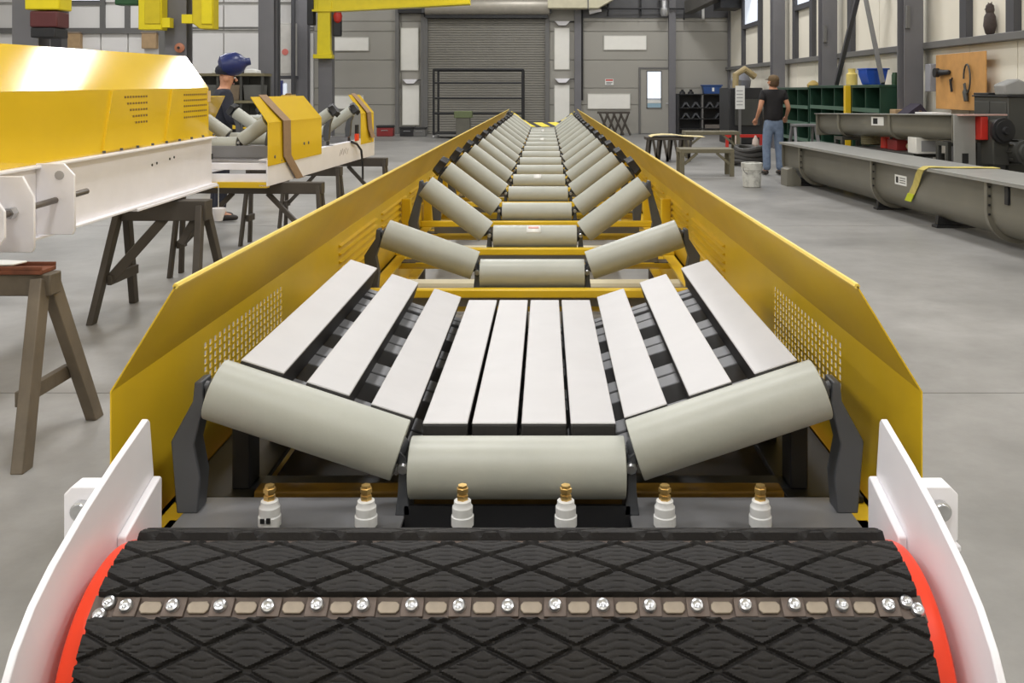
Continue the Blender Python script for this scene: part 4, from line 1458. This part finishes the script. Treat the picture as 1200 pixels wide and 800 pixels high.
# black pipe rack in front of the roller door
p0, p1 = at(511, 160, 28.5), at(613, 82, 28.5)
cx = (p0.x + p1.x) / 2
W_ = p1.x - p0.x
H_ = p1.z
t = thing('pipe_rack', 'tall black wheeled pipe rack before the roller door', 'rack', (cx, 28.5, 0))
for x in (-W_ / 2, W_ / 2):
    for dy in (-.6, .6):
        MB().cyl((x, dy, .1), (x, dy, H_), .035, n=8).build('upright', BLK, t)
        MB().cyl((x - .02, dy, .055), (x + .02, dy, .055), .055, n=12).build('wheel', BOLT, t)
    MB().cyl((x, -.6, H_), (x, .6, H_), .03, n=8).build('end_rail', BLK, t)
    MB().cyl((x, -.6, .12), (x, .6, .12), .03, n=8).build('end_rail', BLK, t)
for z in (H_, H_ - .4, H_ - .85, H_ - 1.3):
    for dy in ((-.6, .6) if z == H_ else (-.6,)):
        MB().cyl((-W_ / 2, dy, z), (W_ / 2, dy, z), .03 if z < H_ else .04, n=8).build('cross_rail', BLK, t)
MB().bb(-W_ / 2, W_ / 2, -.55, .55, .12, .16).build('deck', BLK, t)
p = at(545, 157, 27.0)
t = thing('tool_stand', 'olive green topped box stand before the roller door', 'stand', (p.x - .1, 27.6, 0))
MB().bb(-.2, .2, -.2, .2, 0, .62).build('stand_body', mat('stand_grey', (98, 96, 86), .6), t, bevel=.01)
MB().bb(-.26, .26, -.22, .22, .62, .82).build('stand_top', mat('stand_olive', (102, 112, 76), .6), t, bevel=.02)
# clutter on the floor left of the rack
spec = [(452, 'dark red toolbox on floor behind the strapped guard', mat('maroon2', (136, 40, 40), .5), .5, .34), (478, 'black low crate on floor below white panel', BLK, .45, .3), (492, 'grey low crate on floor left of pipe rack', GIRT, .4, .28)]
for (px, lb, m, wd, h) in spec:
    t = thing('floor_crate', lb, 'crate', (at(px, 158, 29.3).x, 29.3, 0))
    MB().bb(-wd / 2, wd / 2, -.2, .2, 0, h * .8).build('crate_body', m, t, bevel=.02)
    MB().bb(-wd / 2 - .01, wd / 2 + .01, -.21, .21, h * .8, h).build('crate_lid', BLK, t, bevel=.01)
    MB().tube([(-.1, -.2, h * .5), (-.1, -.24, h * .55), (.1, -.24, h * .55), (.1, -.2, h * .5)], .012, 6).build('handle', BOLT, t)

# left storage racks behind the sections
p0, p1 = at(262, 84, 24.5), at(312, 84, 24.5)
t = thing('storage_rack', 'dark steel storage rack with white bundles at left', 'rack', ((p0.x + p1.x) / 2 - .3, 24.5, 0))
for x in (-.9, -.3, .3, .85):
    for dy in (-.3, .3):
        MB().bb(x - .03, x + .03, dy - .03, dy + .03, 0, 1.85).build('upright', DARKC, t)
for z in (.5, 1.1, 1.8):
    MB().bb(-.95, .9, -.35, .35, z, z + .07).build('shelf_board', mat('rack_olive', (120, 112, 86), .6), t)
MB().bb(-.9, .85, .3, .33, .1, 1.8).build('rack_back', DARKC, t)
zz = 1.871
for (dx, lb, m, w_, h) in ((-.35, 'white folded bundle on the dark rack, left of three', PAPER, .3, .16), (.05, 'black case on top of the dark rack', BLK, .4, .1), (.5, 'white folded bundle on the dark rack, rightmost', PAPER, .35, .12)):
    o = MB().prism([(-w_ / 2, 0), (w_ / 2, 0), (w_ * .45, h * .7), (w_ * .1, h), (-w_ * .35, h * .85)], 'y', -.2, .2).build('rack_bundle', m, bevel=.02)
    o.location = (t.location.x + dx, 24.5, zz)
    tag(o, lb, 'bundle')
for k, (dx, m, lb) in enumerate(((-.6, mat('bin_grey', (92, 92, 88), .6), 'grey bin on middle shelf of dark rack, left'), (0, mat('bin_tan', (120, 104, 84), .6), 'tan bin on middle shelf of dark rack, centre'), (.58, mat('bin_grey', (92, 92, 88), .6), 'grey bin on middle shelf of dark rack, right'))):
    o = MB().prism([(-.22, 0), (.22, 0), (.25, .4), (-.25, .4)], 'y', -.25, .2).build('shelf_bin', m, bevel=.01)
    o.location = (t.location.x + dx, 24.5, 1.171)
    tag(o, lb, 'bin')
t = thing('yellow_cart', 'low yellow steel cart behind left conveyor sections', 'cart', (-4.3, 13.5, 0))
MB().bb(-.5, .5, -.4, .4, .9, .97).build('deck', YEL, t, bevel=.01)
for sx in (-.45, .45):
    for sy in (-.35, .35):
        MB().bb(sx - .03, sx + .03, sy - .03, sy + .03, .08, .9).build('leg', YEL, t)
        MB().cyl((sx - .02, sy, .05), (sx + .02, sy, .05), .05, n=12).build('wheel', BLK, t)
for k, (dx, dy) in enumerate(((.1, 0), (.3, .12))):
    o = MB().lathe((0, 0, .06), (.8, -.2, 0), [(0, .03), (0, .058), (.38, .058), (.38, .03)], 16).build('loose_roll', ROLL)
    o.location = (-4.5 + dx, 13.4 + dy * 2, .971)
    tag(o, 'loose grey roll on yellow cart, %s' % ('nearer one' if k == 0 else 'farther one'), 'roll')

# blue-white lit slit between columns (door ajar)
w5 = sthing('window_5', (at(329, 120, 30.2).x, YB - .04, .9))
MB().bb(-.06, .06, 0, .02, 0, .75).build('pane', LITE, w5)
MB().bb(-.3, -.06, -.02, .03, -.1, .85).build('window_frame', mat('frame_blue', (70, 78, 140), .5), w5)

# ---- right wall furniture
def cabinet(label, y0, y1, h, m=GRN, xw=XR - .16, dp=.5, cols=3, rows=4):
    t = thing('storage_cabinet', label, 'cabinet', (xw - dp / 2, (y0 + y1) / 2, 0), 0, 'green storage cabinets by right wall')
    L = (y1 - y0) / 2
    MB().bb(-dp / 2, dp / 2, -L, -L + .03, 0, h).build('side_panel', m, t)
    MB().bb(-dp / 2, dp / 2, L - .03, L, 0, h).build('side_panel', m, t)
    MB().bb(dp / 2 - .02, dp / 2, -L, L, 0, h).build('back_panel', m, t)
    MB().bb(-dp / 2 - .02, dp / 2, -L - .01, L + .01, h - .05, h).build('top_panel', m, t, bevel=.006)
    for r in range(rows):
        z = .06 + r * (h - .15) / rows
        MB().bb(-dp / 2, dp / 2 - .02, -L + .03, L - .03, z, z + .03).build('shelf_board', m, t)
        MB().bb(-dp / 2 - .012, -dp / 2, -L + .03, L - .03, z - .02, z + .05).build('shelf_lip', mat('cabinet_lip', (74, 104, 88), .5), t)
    for c in range(1, cols):
        y = -L + 2 * L * c / cols
        MB().bb(-dp / 2, dp / 2 - .02, y - .015, y + .015, 0, h - .05).build('divider', m, t)
    return t


cabinet('dark green shelf cabinet nearest the blue bin', 15.0, 16.4, 1.53, cols=2)
cabinet('dark green shelf cabinet right of the man, middle one', 16.6, 19.0, 1.53)
cabinet('dark green shelf cabinet right behind the man', 19.1, 21.6, 1.5)
for k, (y, z, lb) in enumerate(((17.3, .42, 'pale cloth scrap on green cabinet shelf, nearest'), (18.1, .85, 'pale cloth scrap on upper green shelf, middle'), (19.6, .8, 'pale cloth scrap on green cabinet shelf, farthest'))):
    pass
t = thing('parts_bin', 'bright blue plastic bin on green cabinet top', 'bin', (5.56, 15.95, 1.531), R(8))
mb = MB().prism([(-.13, 0), (.13, 0), (.19, .26), (-.2, .26), (-.2, .18)], 'y', -.15, .15)
mb.build('bin_body', BLU, t, bevel=.01)
MB().bb(-.21, .21, -.17, .17, .255, .28).build('bin_rim', BLU, t, bevel=.006)
o = MB().lathe((0, 0, 0), (0, 0, 1), [(0, .05), (.16, .05), (.18, .04), (.2, .04)], 14).build('grease_can', mat('can_green', (40, 72, 44), .5))
o.location = (5.72, 15.4, 1.531)
tag(o, 'small dark green can on cabinet beside blue bin', 'can')
t = thing('yellow_post', 'short yellow steel post between green cabinets', 'post', (5.3, 16.52, 0))
MB().bb(-.05, .05, -.05, .05, 0, 1.52).build('post', YEL, t, bevel=.006)
MB().bb(-.09, .09, -.07, .07, 0, .02).build('foot_plate', BLK, t)
o = MB().lathe((0, 0, 0), (0, 0, 1), [(0, .1), (.2, .1), (.22, .07), (.25, .06), (.3, .07)], 16).build('water_jug', mat('jug_cream', (218, 196, 110), .5))
o.location = (5.55, 17.05, 1.531)
tag(o, 'cream yellow jug on green cabinet left of blue bin', 'jug')
o = MB().lathe((0, 0, 0), (0, 0, 1), [(0, .12), (.05, .13), (.1, .09), (.14, .03)], 14).build('tan_bundle', mat('straw', (176, 150, 84), .8))
o.location = (5.55, 19.5, 1.531 - .03)
o.location.z = 1.501
tag(o, 'tan hat shaped bundle on green cabinet behind the man', 'bundle')
# plywood tool board
t = thing('tool_board', 'tan plywood tool board mounted on cream right wall', 'board', (XR - .16, 13.25, 1.22))
MB().box((.0, 0, .345), (.022, 1.58, .8), (0, 0, 0)).build('board', PLY, t, bevel=.003)
MB().bb(.01, .15, -.5, -.44, .3, .36).bb(.01, .15, .44, .5, .3, .36).build('wall_batten', PLY, t)
for (y, z, lb, kind) in ((.45, .42, 'black grinder hung at far side of plywood board', 0), (.16, .2, 'small black pliers hung on plywood board middle', 1), (-.32, .12, 'loop of grey cable hung on plywood board', 2)):
    if kind == 0:
        mb = MB().lathe((0, .18, .06), (0, -1, 0), [(0, .04), (.05, .05), (.2, .04), (.36, .035), (.38, .02)], 12)
        mb.lathe((-.03, .15, .06), (1, 0, 0), [(-.04, .07), (.02, .07)], 14)
    elif kind == 1:
        mb = MB().bar((0, 0, 0), (0, .05, .18), .025, .03).bar((0, .05, .1), (0, -.01, .2), .02, .02)
    else:
        mb = MB().tube([(0, .1 * math.cos(a), .26 + .2 * math.sin(a)) for a in [2 * PI * i / 18 for i in range(18)]] + [(0, .06, .2), (0, .02, .05), (0, .04, -.02)], .012, 6)
        mb.lathe((0, .03, .0), (0, .2, 1), [(-.05, .03), (.08, .04), (.12, .02)], 10)
    o = mb.build('hanging_tool', BLK if kind < 2 else DARKC)
    o.location = (XR - .16 - .045, 13.25 + y, 1.22 + z)
    tag(o, lb, 'tool')
o = MB().bb(-.1, .1, -.1, .1, 0, .42).build('grey_switch_box', mat('switch_grey', (150, 150, 156), .5), bevel=.01)
o.location = (XR - .1, 14.27, 1.42)
tag(o, 'grey switch box on cream wall left of plywood board', 'switch box')
# dark metal cabinet at the far right
t = thing('metal_cabinet', 'dark grey metal cabinet by right wall near plywood board', 'cabinet', (5.7, 11.75, 0))
MB().bb(-.14, .14, -.45, .45, .0, 1.36).build('cabinet_body', DARKC, t, bevel=.01)
MB().bb(-.15, -.14, -.42, -.02, .06, 1.3).build('cabinet_door', DARKC, t, bevel=.004)
MB().bb(-.15, -.14, .02, .42, .06, 1.3).build('cabinet_door', DARKC, t, bevel=.004)
MB().bb(-.16, .16, -.47, .47, 1.36, 1.38).build('cabinet_top', BLK, t, bevel=.004)
o = MB().prism([(-.14, 0), (.14, 0), (.2, .12), (.02, .2), (-.16, .13)], 'y', -.14, .14).build('grey_bag', mat('bag_grey', (150, 150, 148), .7), bevel=.02)
o.location = (5.7, 11.5, 1.381)
tag(o, 'grey bag on top of dark metal cabinet', 'bag')
on(5.7, 11.97, 1.381, 'flat black tray on dark metal cabinet', 'tray', 'flat_tray', MB().bb(-.16, .16, -.2, .2, 0, .03), BLK)
# wall lamp figure on girt (dark bird-like sculpture/bracket)
t = thing('girt_decoy', 'dark owl shaped decoy standing on right wall girt', 'decoy', (XR - .09, 12.5, 2.18))
MB().lathe((0, 0, 0), (0, 0, 1), [(0, .04), (.02, .06), (.12, .085), (.24, .075), (.29, .05), (.33, .06), (.39, .05), (.42, .02)], 14).build('body', mat('decoy_brown', (66, 56, 52), .7, var=.2, scale=20), t)
for sy in (-1, 1):
    MB().lathe((0, sy * .035, .39), (0, sy * .3, 1), [(0, .016), (.05, .003)], 8).build('ear_tuft', mat('decoy_brown', (66, 56, 52), .7), t)
MB().lathe((-.04, 0, .35), (-1, 0, -.4), [(0, .012), (.04, .002)], 8).build('beak', BLK, t)
# bench strip with small boxes in front of board
stand('grey narrow side table below plywood board', (5.6, 14.1, 0), .38, 1.7, .98, GIRT, 0, 'side_table', 'table', False, True)
on(5.58, 14.8, .98, 'brown cardboard box on side table by the wall', 'box', 'cardboard_box', MB().bb(-.12, .12, -.12, .12, 0, .16), CARD)
on(5.6, 14.35, .98, 'dark cloth heap on side table below board', 'cloth', 'cloth_heap', MB().prism([(-.22, 0), (.22, 0), (.16, .12), (.05, .26), (-.06, .18), (-.16, .1)], 'y', -.2, .2), mat('dark_cloth', (52, 46, 60), .85))
on(5.6, 13.6, .98, 'white printed box on side table below board', 'box', 'white_box', MB().bb(-.14, .14, -.3, .3, 0, .14), PAPER)
on(5.58, 14.0, .98, 'brown bottle like fitting on side table', 'fitting', 'small_fitting', MB().lathe((0, 0, 0), (0, 0, 1), [(0, .04), (.1, .04), (.12, .02), (.16, .02)], 10), mat('brown_glass', (84, 60, 36), .4))
# step stool
t = thing('step_stool', 'grey folding step stool right of the man', 'stool', (at(946, 165, 15.4).x, 15.6, 0))
MB().bb(-.2, .2, -.13, .13, .84, .88).build('top_step', STEELM, t, bevel=.006)
MB().bb(-.2, .2, -.3, -.14, .45, .48).build('lower_step', STEELM, t, bevel=.006)
for sx in (-1, 1):
    MB().bar((sx * .17, -.08, .84), (sx * .22, -.42, .02), .04, .05).build('leg', STEELM, t)
    MB().bar((sx * .17, .1, .84), (sx * .22, .3, .02), .04, .05).build('leg', STEELM, t)
# dark machine cluster left of the man
t = thing('machine', 'dark machine with pipes standing at right wall behind the man', 'machine', (5.35, 25.6, 0))
MB().bb(-.5, .4, -.7, .7, 0, 1.5).build('machine_body', BLK, t, bevel=.03)
MB().bb(-.35, .3, -.75, -.7, .5, 1.2).build('machine_panel', DARKC, t, bevel=.01)
MB().tube([(-.3, -.6, 1.5), (-.3, -.6, 1.85), (-.05, -.5, 2.0), (.25, -.4, 1.8)], .09, 10).build('exhaust_pipe', mat('pipe_tan', (168, 150, 110), .5), t)
MB().lathe((.0, .2, 1.5), (0, 0, 1), [(0, .25), (.2, .28), (.35, .2), (.45, .12)], 18).build('hopper', mat('hopper_grey', (130, 132, 140), .5), t)
t = thing('notice_board', 'white notice on post left of the man', 'notice', (at(867, 130, 24.2).x, 24.2, 0))
MB().bb(-.03, .03, -.02, .02, 0, 1.7).build('post', GIRT, t)
MB().bb(-.12, .12, -.03, -.02, .95, 1.55).build('notice', PAPER, t)
mb = MB()
for k in range(5):
    mb.bb(-.09, .07, -.034, -.03, 1.05 + k * .09, 1.07 + k * .09)
mb.build('notice_print', mat('print_grey', (150, 150, 150), .6), t)
o = MB().bb(-.16, .16, -.15, .15, 0, .9).build('brown_panel', mat('brown_panel', (110, 84, 72), .6), bevel=.01)
o.location = (at(866, 140, 27.0).x, 27.0, 0)
tag(o, 'low brown cabinet behind white notice', 'cabinet')


# ================================================================== PEOPLE
def skin_obj(name, joints, edges, root, m, parent, sub=2):
    """grow one continuous mesh over a skeleton"""
    keys = list(joints)
    idx = {k: i for i, k in enumerate(keys)}
    me = bpy.data.meshes.new(name)
    me.from_pydata([joints[k][0] for k in keys], [(idx[a], idx[b]) for a, b in edges], [])
    o = bpy.data.objects.new(name, me)
    COL.objects.link(o)
    sm = o.modifiers.new('skin', 'SKIN')
    sm.use_smooth_shade = True
    sv = me.skin_vertices[0].data
    roots = root if isinstance(root, (list, tuple)) else [root]
    for k in keys:
        r = joints[k][1]
        sv[idx[k]].radius = r if isinstance(r, (tuple, list)) else (r, r)
        sv[idx[k]].use_root = k in roots
    ss = o.modifiers.new('sub', 'SUBSURF')
    ss.levels = ss.render_levels = sub
    dg = bpy.context.evaluated_depsgraph_get()
    me2 = bpy.data.meshes.new_from_object(o.evaluated_get(dg))
    me2.name = name
    o.modifiers.clear()
    o.data = me2
    bpy.data.meshes.remove(me)
    me2.materials.clear()
    me2.materials.append(m)
    me2.polygons.foreach_set('use_smooth', [True] * len(me2.polygons))
    o.parent = parent
    return o


def make_person(label, loc, rz, elbows, wrists, shirt_m, trouser_m, bend=0., head_turn=0., sleeve=.55, belly=0., stance=.11, cap='cap'):
    t = thing('person', label, 'person', loc, rz)

    def T(p):   # lean the upper body forward about the hips
        x, y, z = p
        if z > .95 and bend:
            q = Euler((-bend, 0, 0)).to_matrix() @ Vector((x, y, z - .95))
            return (q.x, q.y, q.z + .95)
        return p
    J, E = {}, []

    def j(k, p, r, frm=None, raw=False):
        J[k] = (p if raw else T(p), r)
        if frm:
            E.append((frm, k))
    j('pelvis', (0, 0, .92), (.135, .095))
    j('waist', (0, 0, 1.06), (.13, .092), 'pelvis')
    j('chest', (0, .0, 1.26), (.155, .1), 'waist')
    j('shoulder', (0, -.01, 1.40), (.10, .075), 'chest')
    j('neck', (0, -.005, 1.46), .052, 'shoulder')
    j('jaw', (0, .015, 1.525), (.062, .07), 'neck')
    j('skull', (0, .012, 1.60), (.075, .092), 'jaw')
    j('crown', (0, .0, 1.665), (.05, .06), 'skull')
    for s_, n_ in ((-1, 'l'), (1, 'r')):
        j('sh' + n_, (s_ * .17, -.01, 1.395), .056, 'shoulder')
        el, wr = elbows[0 if s_ < 0 else 1], wrists[0 if s_ < 0 else 1]
        j('el' + n_, el, .042, 'sh' + n_, True)
        j('wr' + n_, wr, (.027, .027), 'el' + n_, True)
        d = (Vector(wr) - Vector(el)).normalized()
        palm = Vector(wr) + d * .07
        j('pa' + n_, tuple(palm), (.038, .02), 'wr' + n_, True)
        side = d.cross(Vector((0, 0, 1)) if abs(d.z) < .8 else Vector((0, 1, 0))).normalized()
        if abs(d.z) >= .8:
            side = Vector((0, 1, 0))
        curl = d.cross(side).normalized()
        if curl.x * s_ > 0:
            curl = -curl
        for q in range(4):
            off = side * (-.027 + .018 * q)
            ln = (.062, .075, .07, .055)[q]
            a = palm + off + d * .02
            j('f%d0%s' % (q, n_), tuple(a), .0095, 'pa' + n_, True)
            j('f%d1%s' % (q, n_), tuple(a + d * ln * .55 + curl * .008), .009, 'f%d0%s' % (q, n_), True)
            j('f%d2%s' % (q, n_), tuple(a + d * ln * .9 + curl * .03), .0078, 'f%d1%s' % (q, n_), True)
        b_ = palm - d * .025 + side * -.03
        j('t0' + n_, tuple(b_), .011, 'pa' + n_, True)
        j('t1' + n_, tuple(b_ + d * .03 - side * .022 + curl * .01), .0105, 't0' + n_, True)
        j('t2' + n_, tuple(b_ + d * .06 - side * .026 + curl * .02), .009, 't1' + n_, True)
        j('hip' + n_, (s_ * .08, 0, .86), .066, 'pelvis')
        j('kn' + n_, (s_ * (stance - .005), .025, .48), .056, 'hip' + n_)
        j('ca' + n_, (s_ * stance, -.01, .33), .052, 'kn' + n_)
        j('an' + n_, (s_ * stance, -.025, .09), .036, 'ca' + n_)
        j('to' + n_, (s_ * (stance + .02), .11, .045), (.036, .03), 'an' + n_)
    body = skin_obj('body', J, E, 'pelvis', SKIN, t)
    # turn the head
    hc = Vector(T((0, 0, 1.5)))
    if head_turn:
        for v in body.data.vertices:
            if v.co.z > hc.z and abs(v.co.x) < .14:
                k = min(1, (v.co.z - hc.z) / .04)
                v.co = hc + Euler((0, 0, head_turn * k)).to_matrix() @ (v.co - hc)
    M_ = Matrix.Translation(hc) @ Euler((0, 0, head_turn)).to_matrix().to_4x4() @ Euler((-bend, 0, 0)).to_matrix().to_4x4()

    def hp(x, y, z):
        return M_ @ Vector((x, y, z - 1.5))
    for s_ in (-1, 1):
        MB().lathe(hp(s_ * .068, -.0, 1.575), (hp(s_ * .09, -.0, 1.575) - hp(s_ * .068, 0, 1.575)), [(0, .012), (.008, .028), (.016, .03), (.02, .02)], 12).build('ear', SKIN, body)
        e = hp(s_ * .03, .088, 1.595)
        MB().lathe(e, hp(s_ * .03, .12, 1.595) - e, [(0, .012), (.01, .010), (.014, .004)], 10).build('eye', PAPER, body)
    n0 = hp(0, .095, 1.605)
    MB().lathe(n0, hp(0, .122, 1.56) - n0, [(0, .008), (.03, .014), (.048, .017), (.056, .008)], 10).build('nose', SKIN, body)
    m0 = hp(-.022, .088, 1.53)
    MB().tube([m0, hp(0, .094, 1.529), hp(.022, .088, 1.53)], .006, 6).build('mouth', mat('lips', (160, 96, 86), .5), body)
    if cap == 'cap':
        pts = [(-.0, .083), (.03, .094), (.06, .092), (.09, .078), (.11, .05), (.118, .015)]
        a = hp(0, -.008, 1.585)
        MB().lathe(a, hp(0, -.02, 1.70) - a, pts, 22).build('cap', HAIR, t)
        br = [hp(q[0], q[1], q[2]) for q in ((-.07, .06, 1.625), (-.06, .13, 1.615), (0, .155, 1.615), (.06, .13, 1.615), (.07, .06, 1.625))]
        up = hp(0, 0, 1.51) - hp(0, 0, 1.5)
        MB().add(br + [p + up * .8 for p in br], [(4, 3, 2, 1, 0), (5, 6, 7, 8, 9)] + [(i, (i + 1) % 5, 5 + (i + 1) % 5, 5 + i) for i in range(5)]).build('cap_brim', HAIR, t)
        hr = hp(0, -.022, 1.50)
        MB().lathe(hr, hp(0, -.022, 1.6) - hr, [(0, .06), (.02, .078), (.07, .09), (.085, .086)], 18).build('hair', mat('hair_brown', (88, 66, 46), .8), t)
    else:
        # welding helmet flipped up above the forehead
        a = hp(0, -.02, 1.62)
        MB().lathe(a, hp(0, -.03, 1.76) - a, [(0, .085), (.03, .1), (.07, .095), (.1, .07), (.115, .02)], 20).build('helmet_band', NAVY, t)
        c0 = hp(0, .05, 1.74)
        d0 = (hp(0, .25, 1.80) - c0)
        MB().lathe(c0 - d0.normalized() * .14, d0, [(0, .06), (.03, .115), (.1, .135), (.2, .13), (.25, .1), (.28, .06), (.3, .045), (.34, .04)], 20).build('welding_visor', HELM, t)
    # shirt
    S, SE = {}, []

    def sj(k, p, r, frm=None, raw=False):
        S[k] = (p if raw else T(p), r)
        if frm:
            SE.append((frm, k))
    sj('hem', (0, 0, .86), (.17 + belly, .132))
    sj('waist', (0, .005, 1.04), (.165 + belly, .125 + belly), 'hem')
    sj('chest', (0, .0, 1.25), (.175, .122), 'waist')
    sj('yoke', (0, -.01, 1.40), (.115, .086), 'chest')
    sj('collar', (0, -.006, 1.455), (.066, .062), 'yoke')
    for s_, n_ in ((-1, 'l'), (1, 'r')):
        sh = Vector(T((s_ * .17, -.01, 1.395)))
        el = Vector(elbows[0 if s_ < 0 else 1])
        wr = Vector(wrists[0 if s_ < 0 else 1])
        sj('sh' + n_, tuple(sh), .072, 'yoke', True)
        sj('sl' + n_, tuple(sh.lerp(el, min(1, sleeve))), .064 if sleeve < 1 else .056, 'sh' + n_, True)
        if sleeve >= 1:
            sj('cu' + n_, tuple(el.lerp(wr, .9)), .042, 'sl' + n_, True)
    skin_obj('shirt', S, SE, 'hem', shirt_m, t)
    G, GE = {}, []

    def gj(k, p, r, frm=None):
        G[k] = (p, r)
        if frm:
            GE.append((frm, k))
    gj('waist', (0, 0, 1.02), (.15, .112))
    gj('seat', (0, -.01, .89), (.168, .128), 'waist')
    for s_, n_ in ((-1, 'l'), (1, 'r')):
        gj('hip' + n_, (s_ * .088, -.005, .80), (.098, .105), 'seat')
        gj('kn' + n_, (s_ * (stance - .005), .02, .48), .076, 'hip' + n_)
        gj('sh' + n_, (s_ * stance, -.01, .28), .072, 'kn' + n_)
        gj('an' + n_, (s_ * stance, -.02, .07), .07, 'sh' + n_)
    skin_obj('trousers', G, GE, 'waist', trouser_m, t)
    for s_ in (-1, 1):
        x = s_ * stance
        skin_obj('shoe', {'h': ((x, -.06, .05), (.044, .048)), 'm': ((x + s_ * .006, .03, .05), (.046, .046)), 't': ((x + s_ * .016, .13, .04), (.046, .036)), 'e': ((x + s_ * .02, .18, .034), (.03, .026))},
                 [('h', 'm'), ('m', 't'), ('t', 'e')], 'h', SHOE, t, 1)
    return t


pm = at(906, 205, 15.95)
make_person('man seen from behind in black T shirt, blue jeans and brown cap', (pm.x, 15.95, 0), R(6),
            [(-.245, -.05, 1.13), (.25, -.06, 1.14)], [(-.25, .10, .97), (.27, .10, 1.0)], SHIRT, JEAN, 0.0, R(25), .55, .022, .115)
make_person('worker in dark jacket with blue welding helmet flipped up', (-3.62, 10.4, 0), R(-60),
            [(-.26, .05, 1.12), (.26, .06, 1.12)], [(-.18, .27, 1.08), (.16, .28, 1.06)], NAVY, NAVY, R(6), R(-8), 1.0, .01, .11, 'helmet')
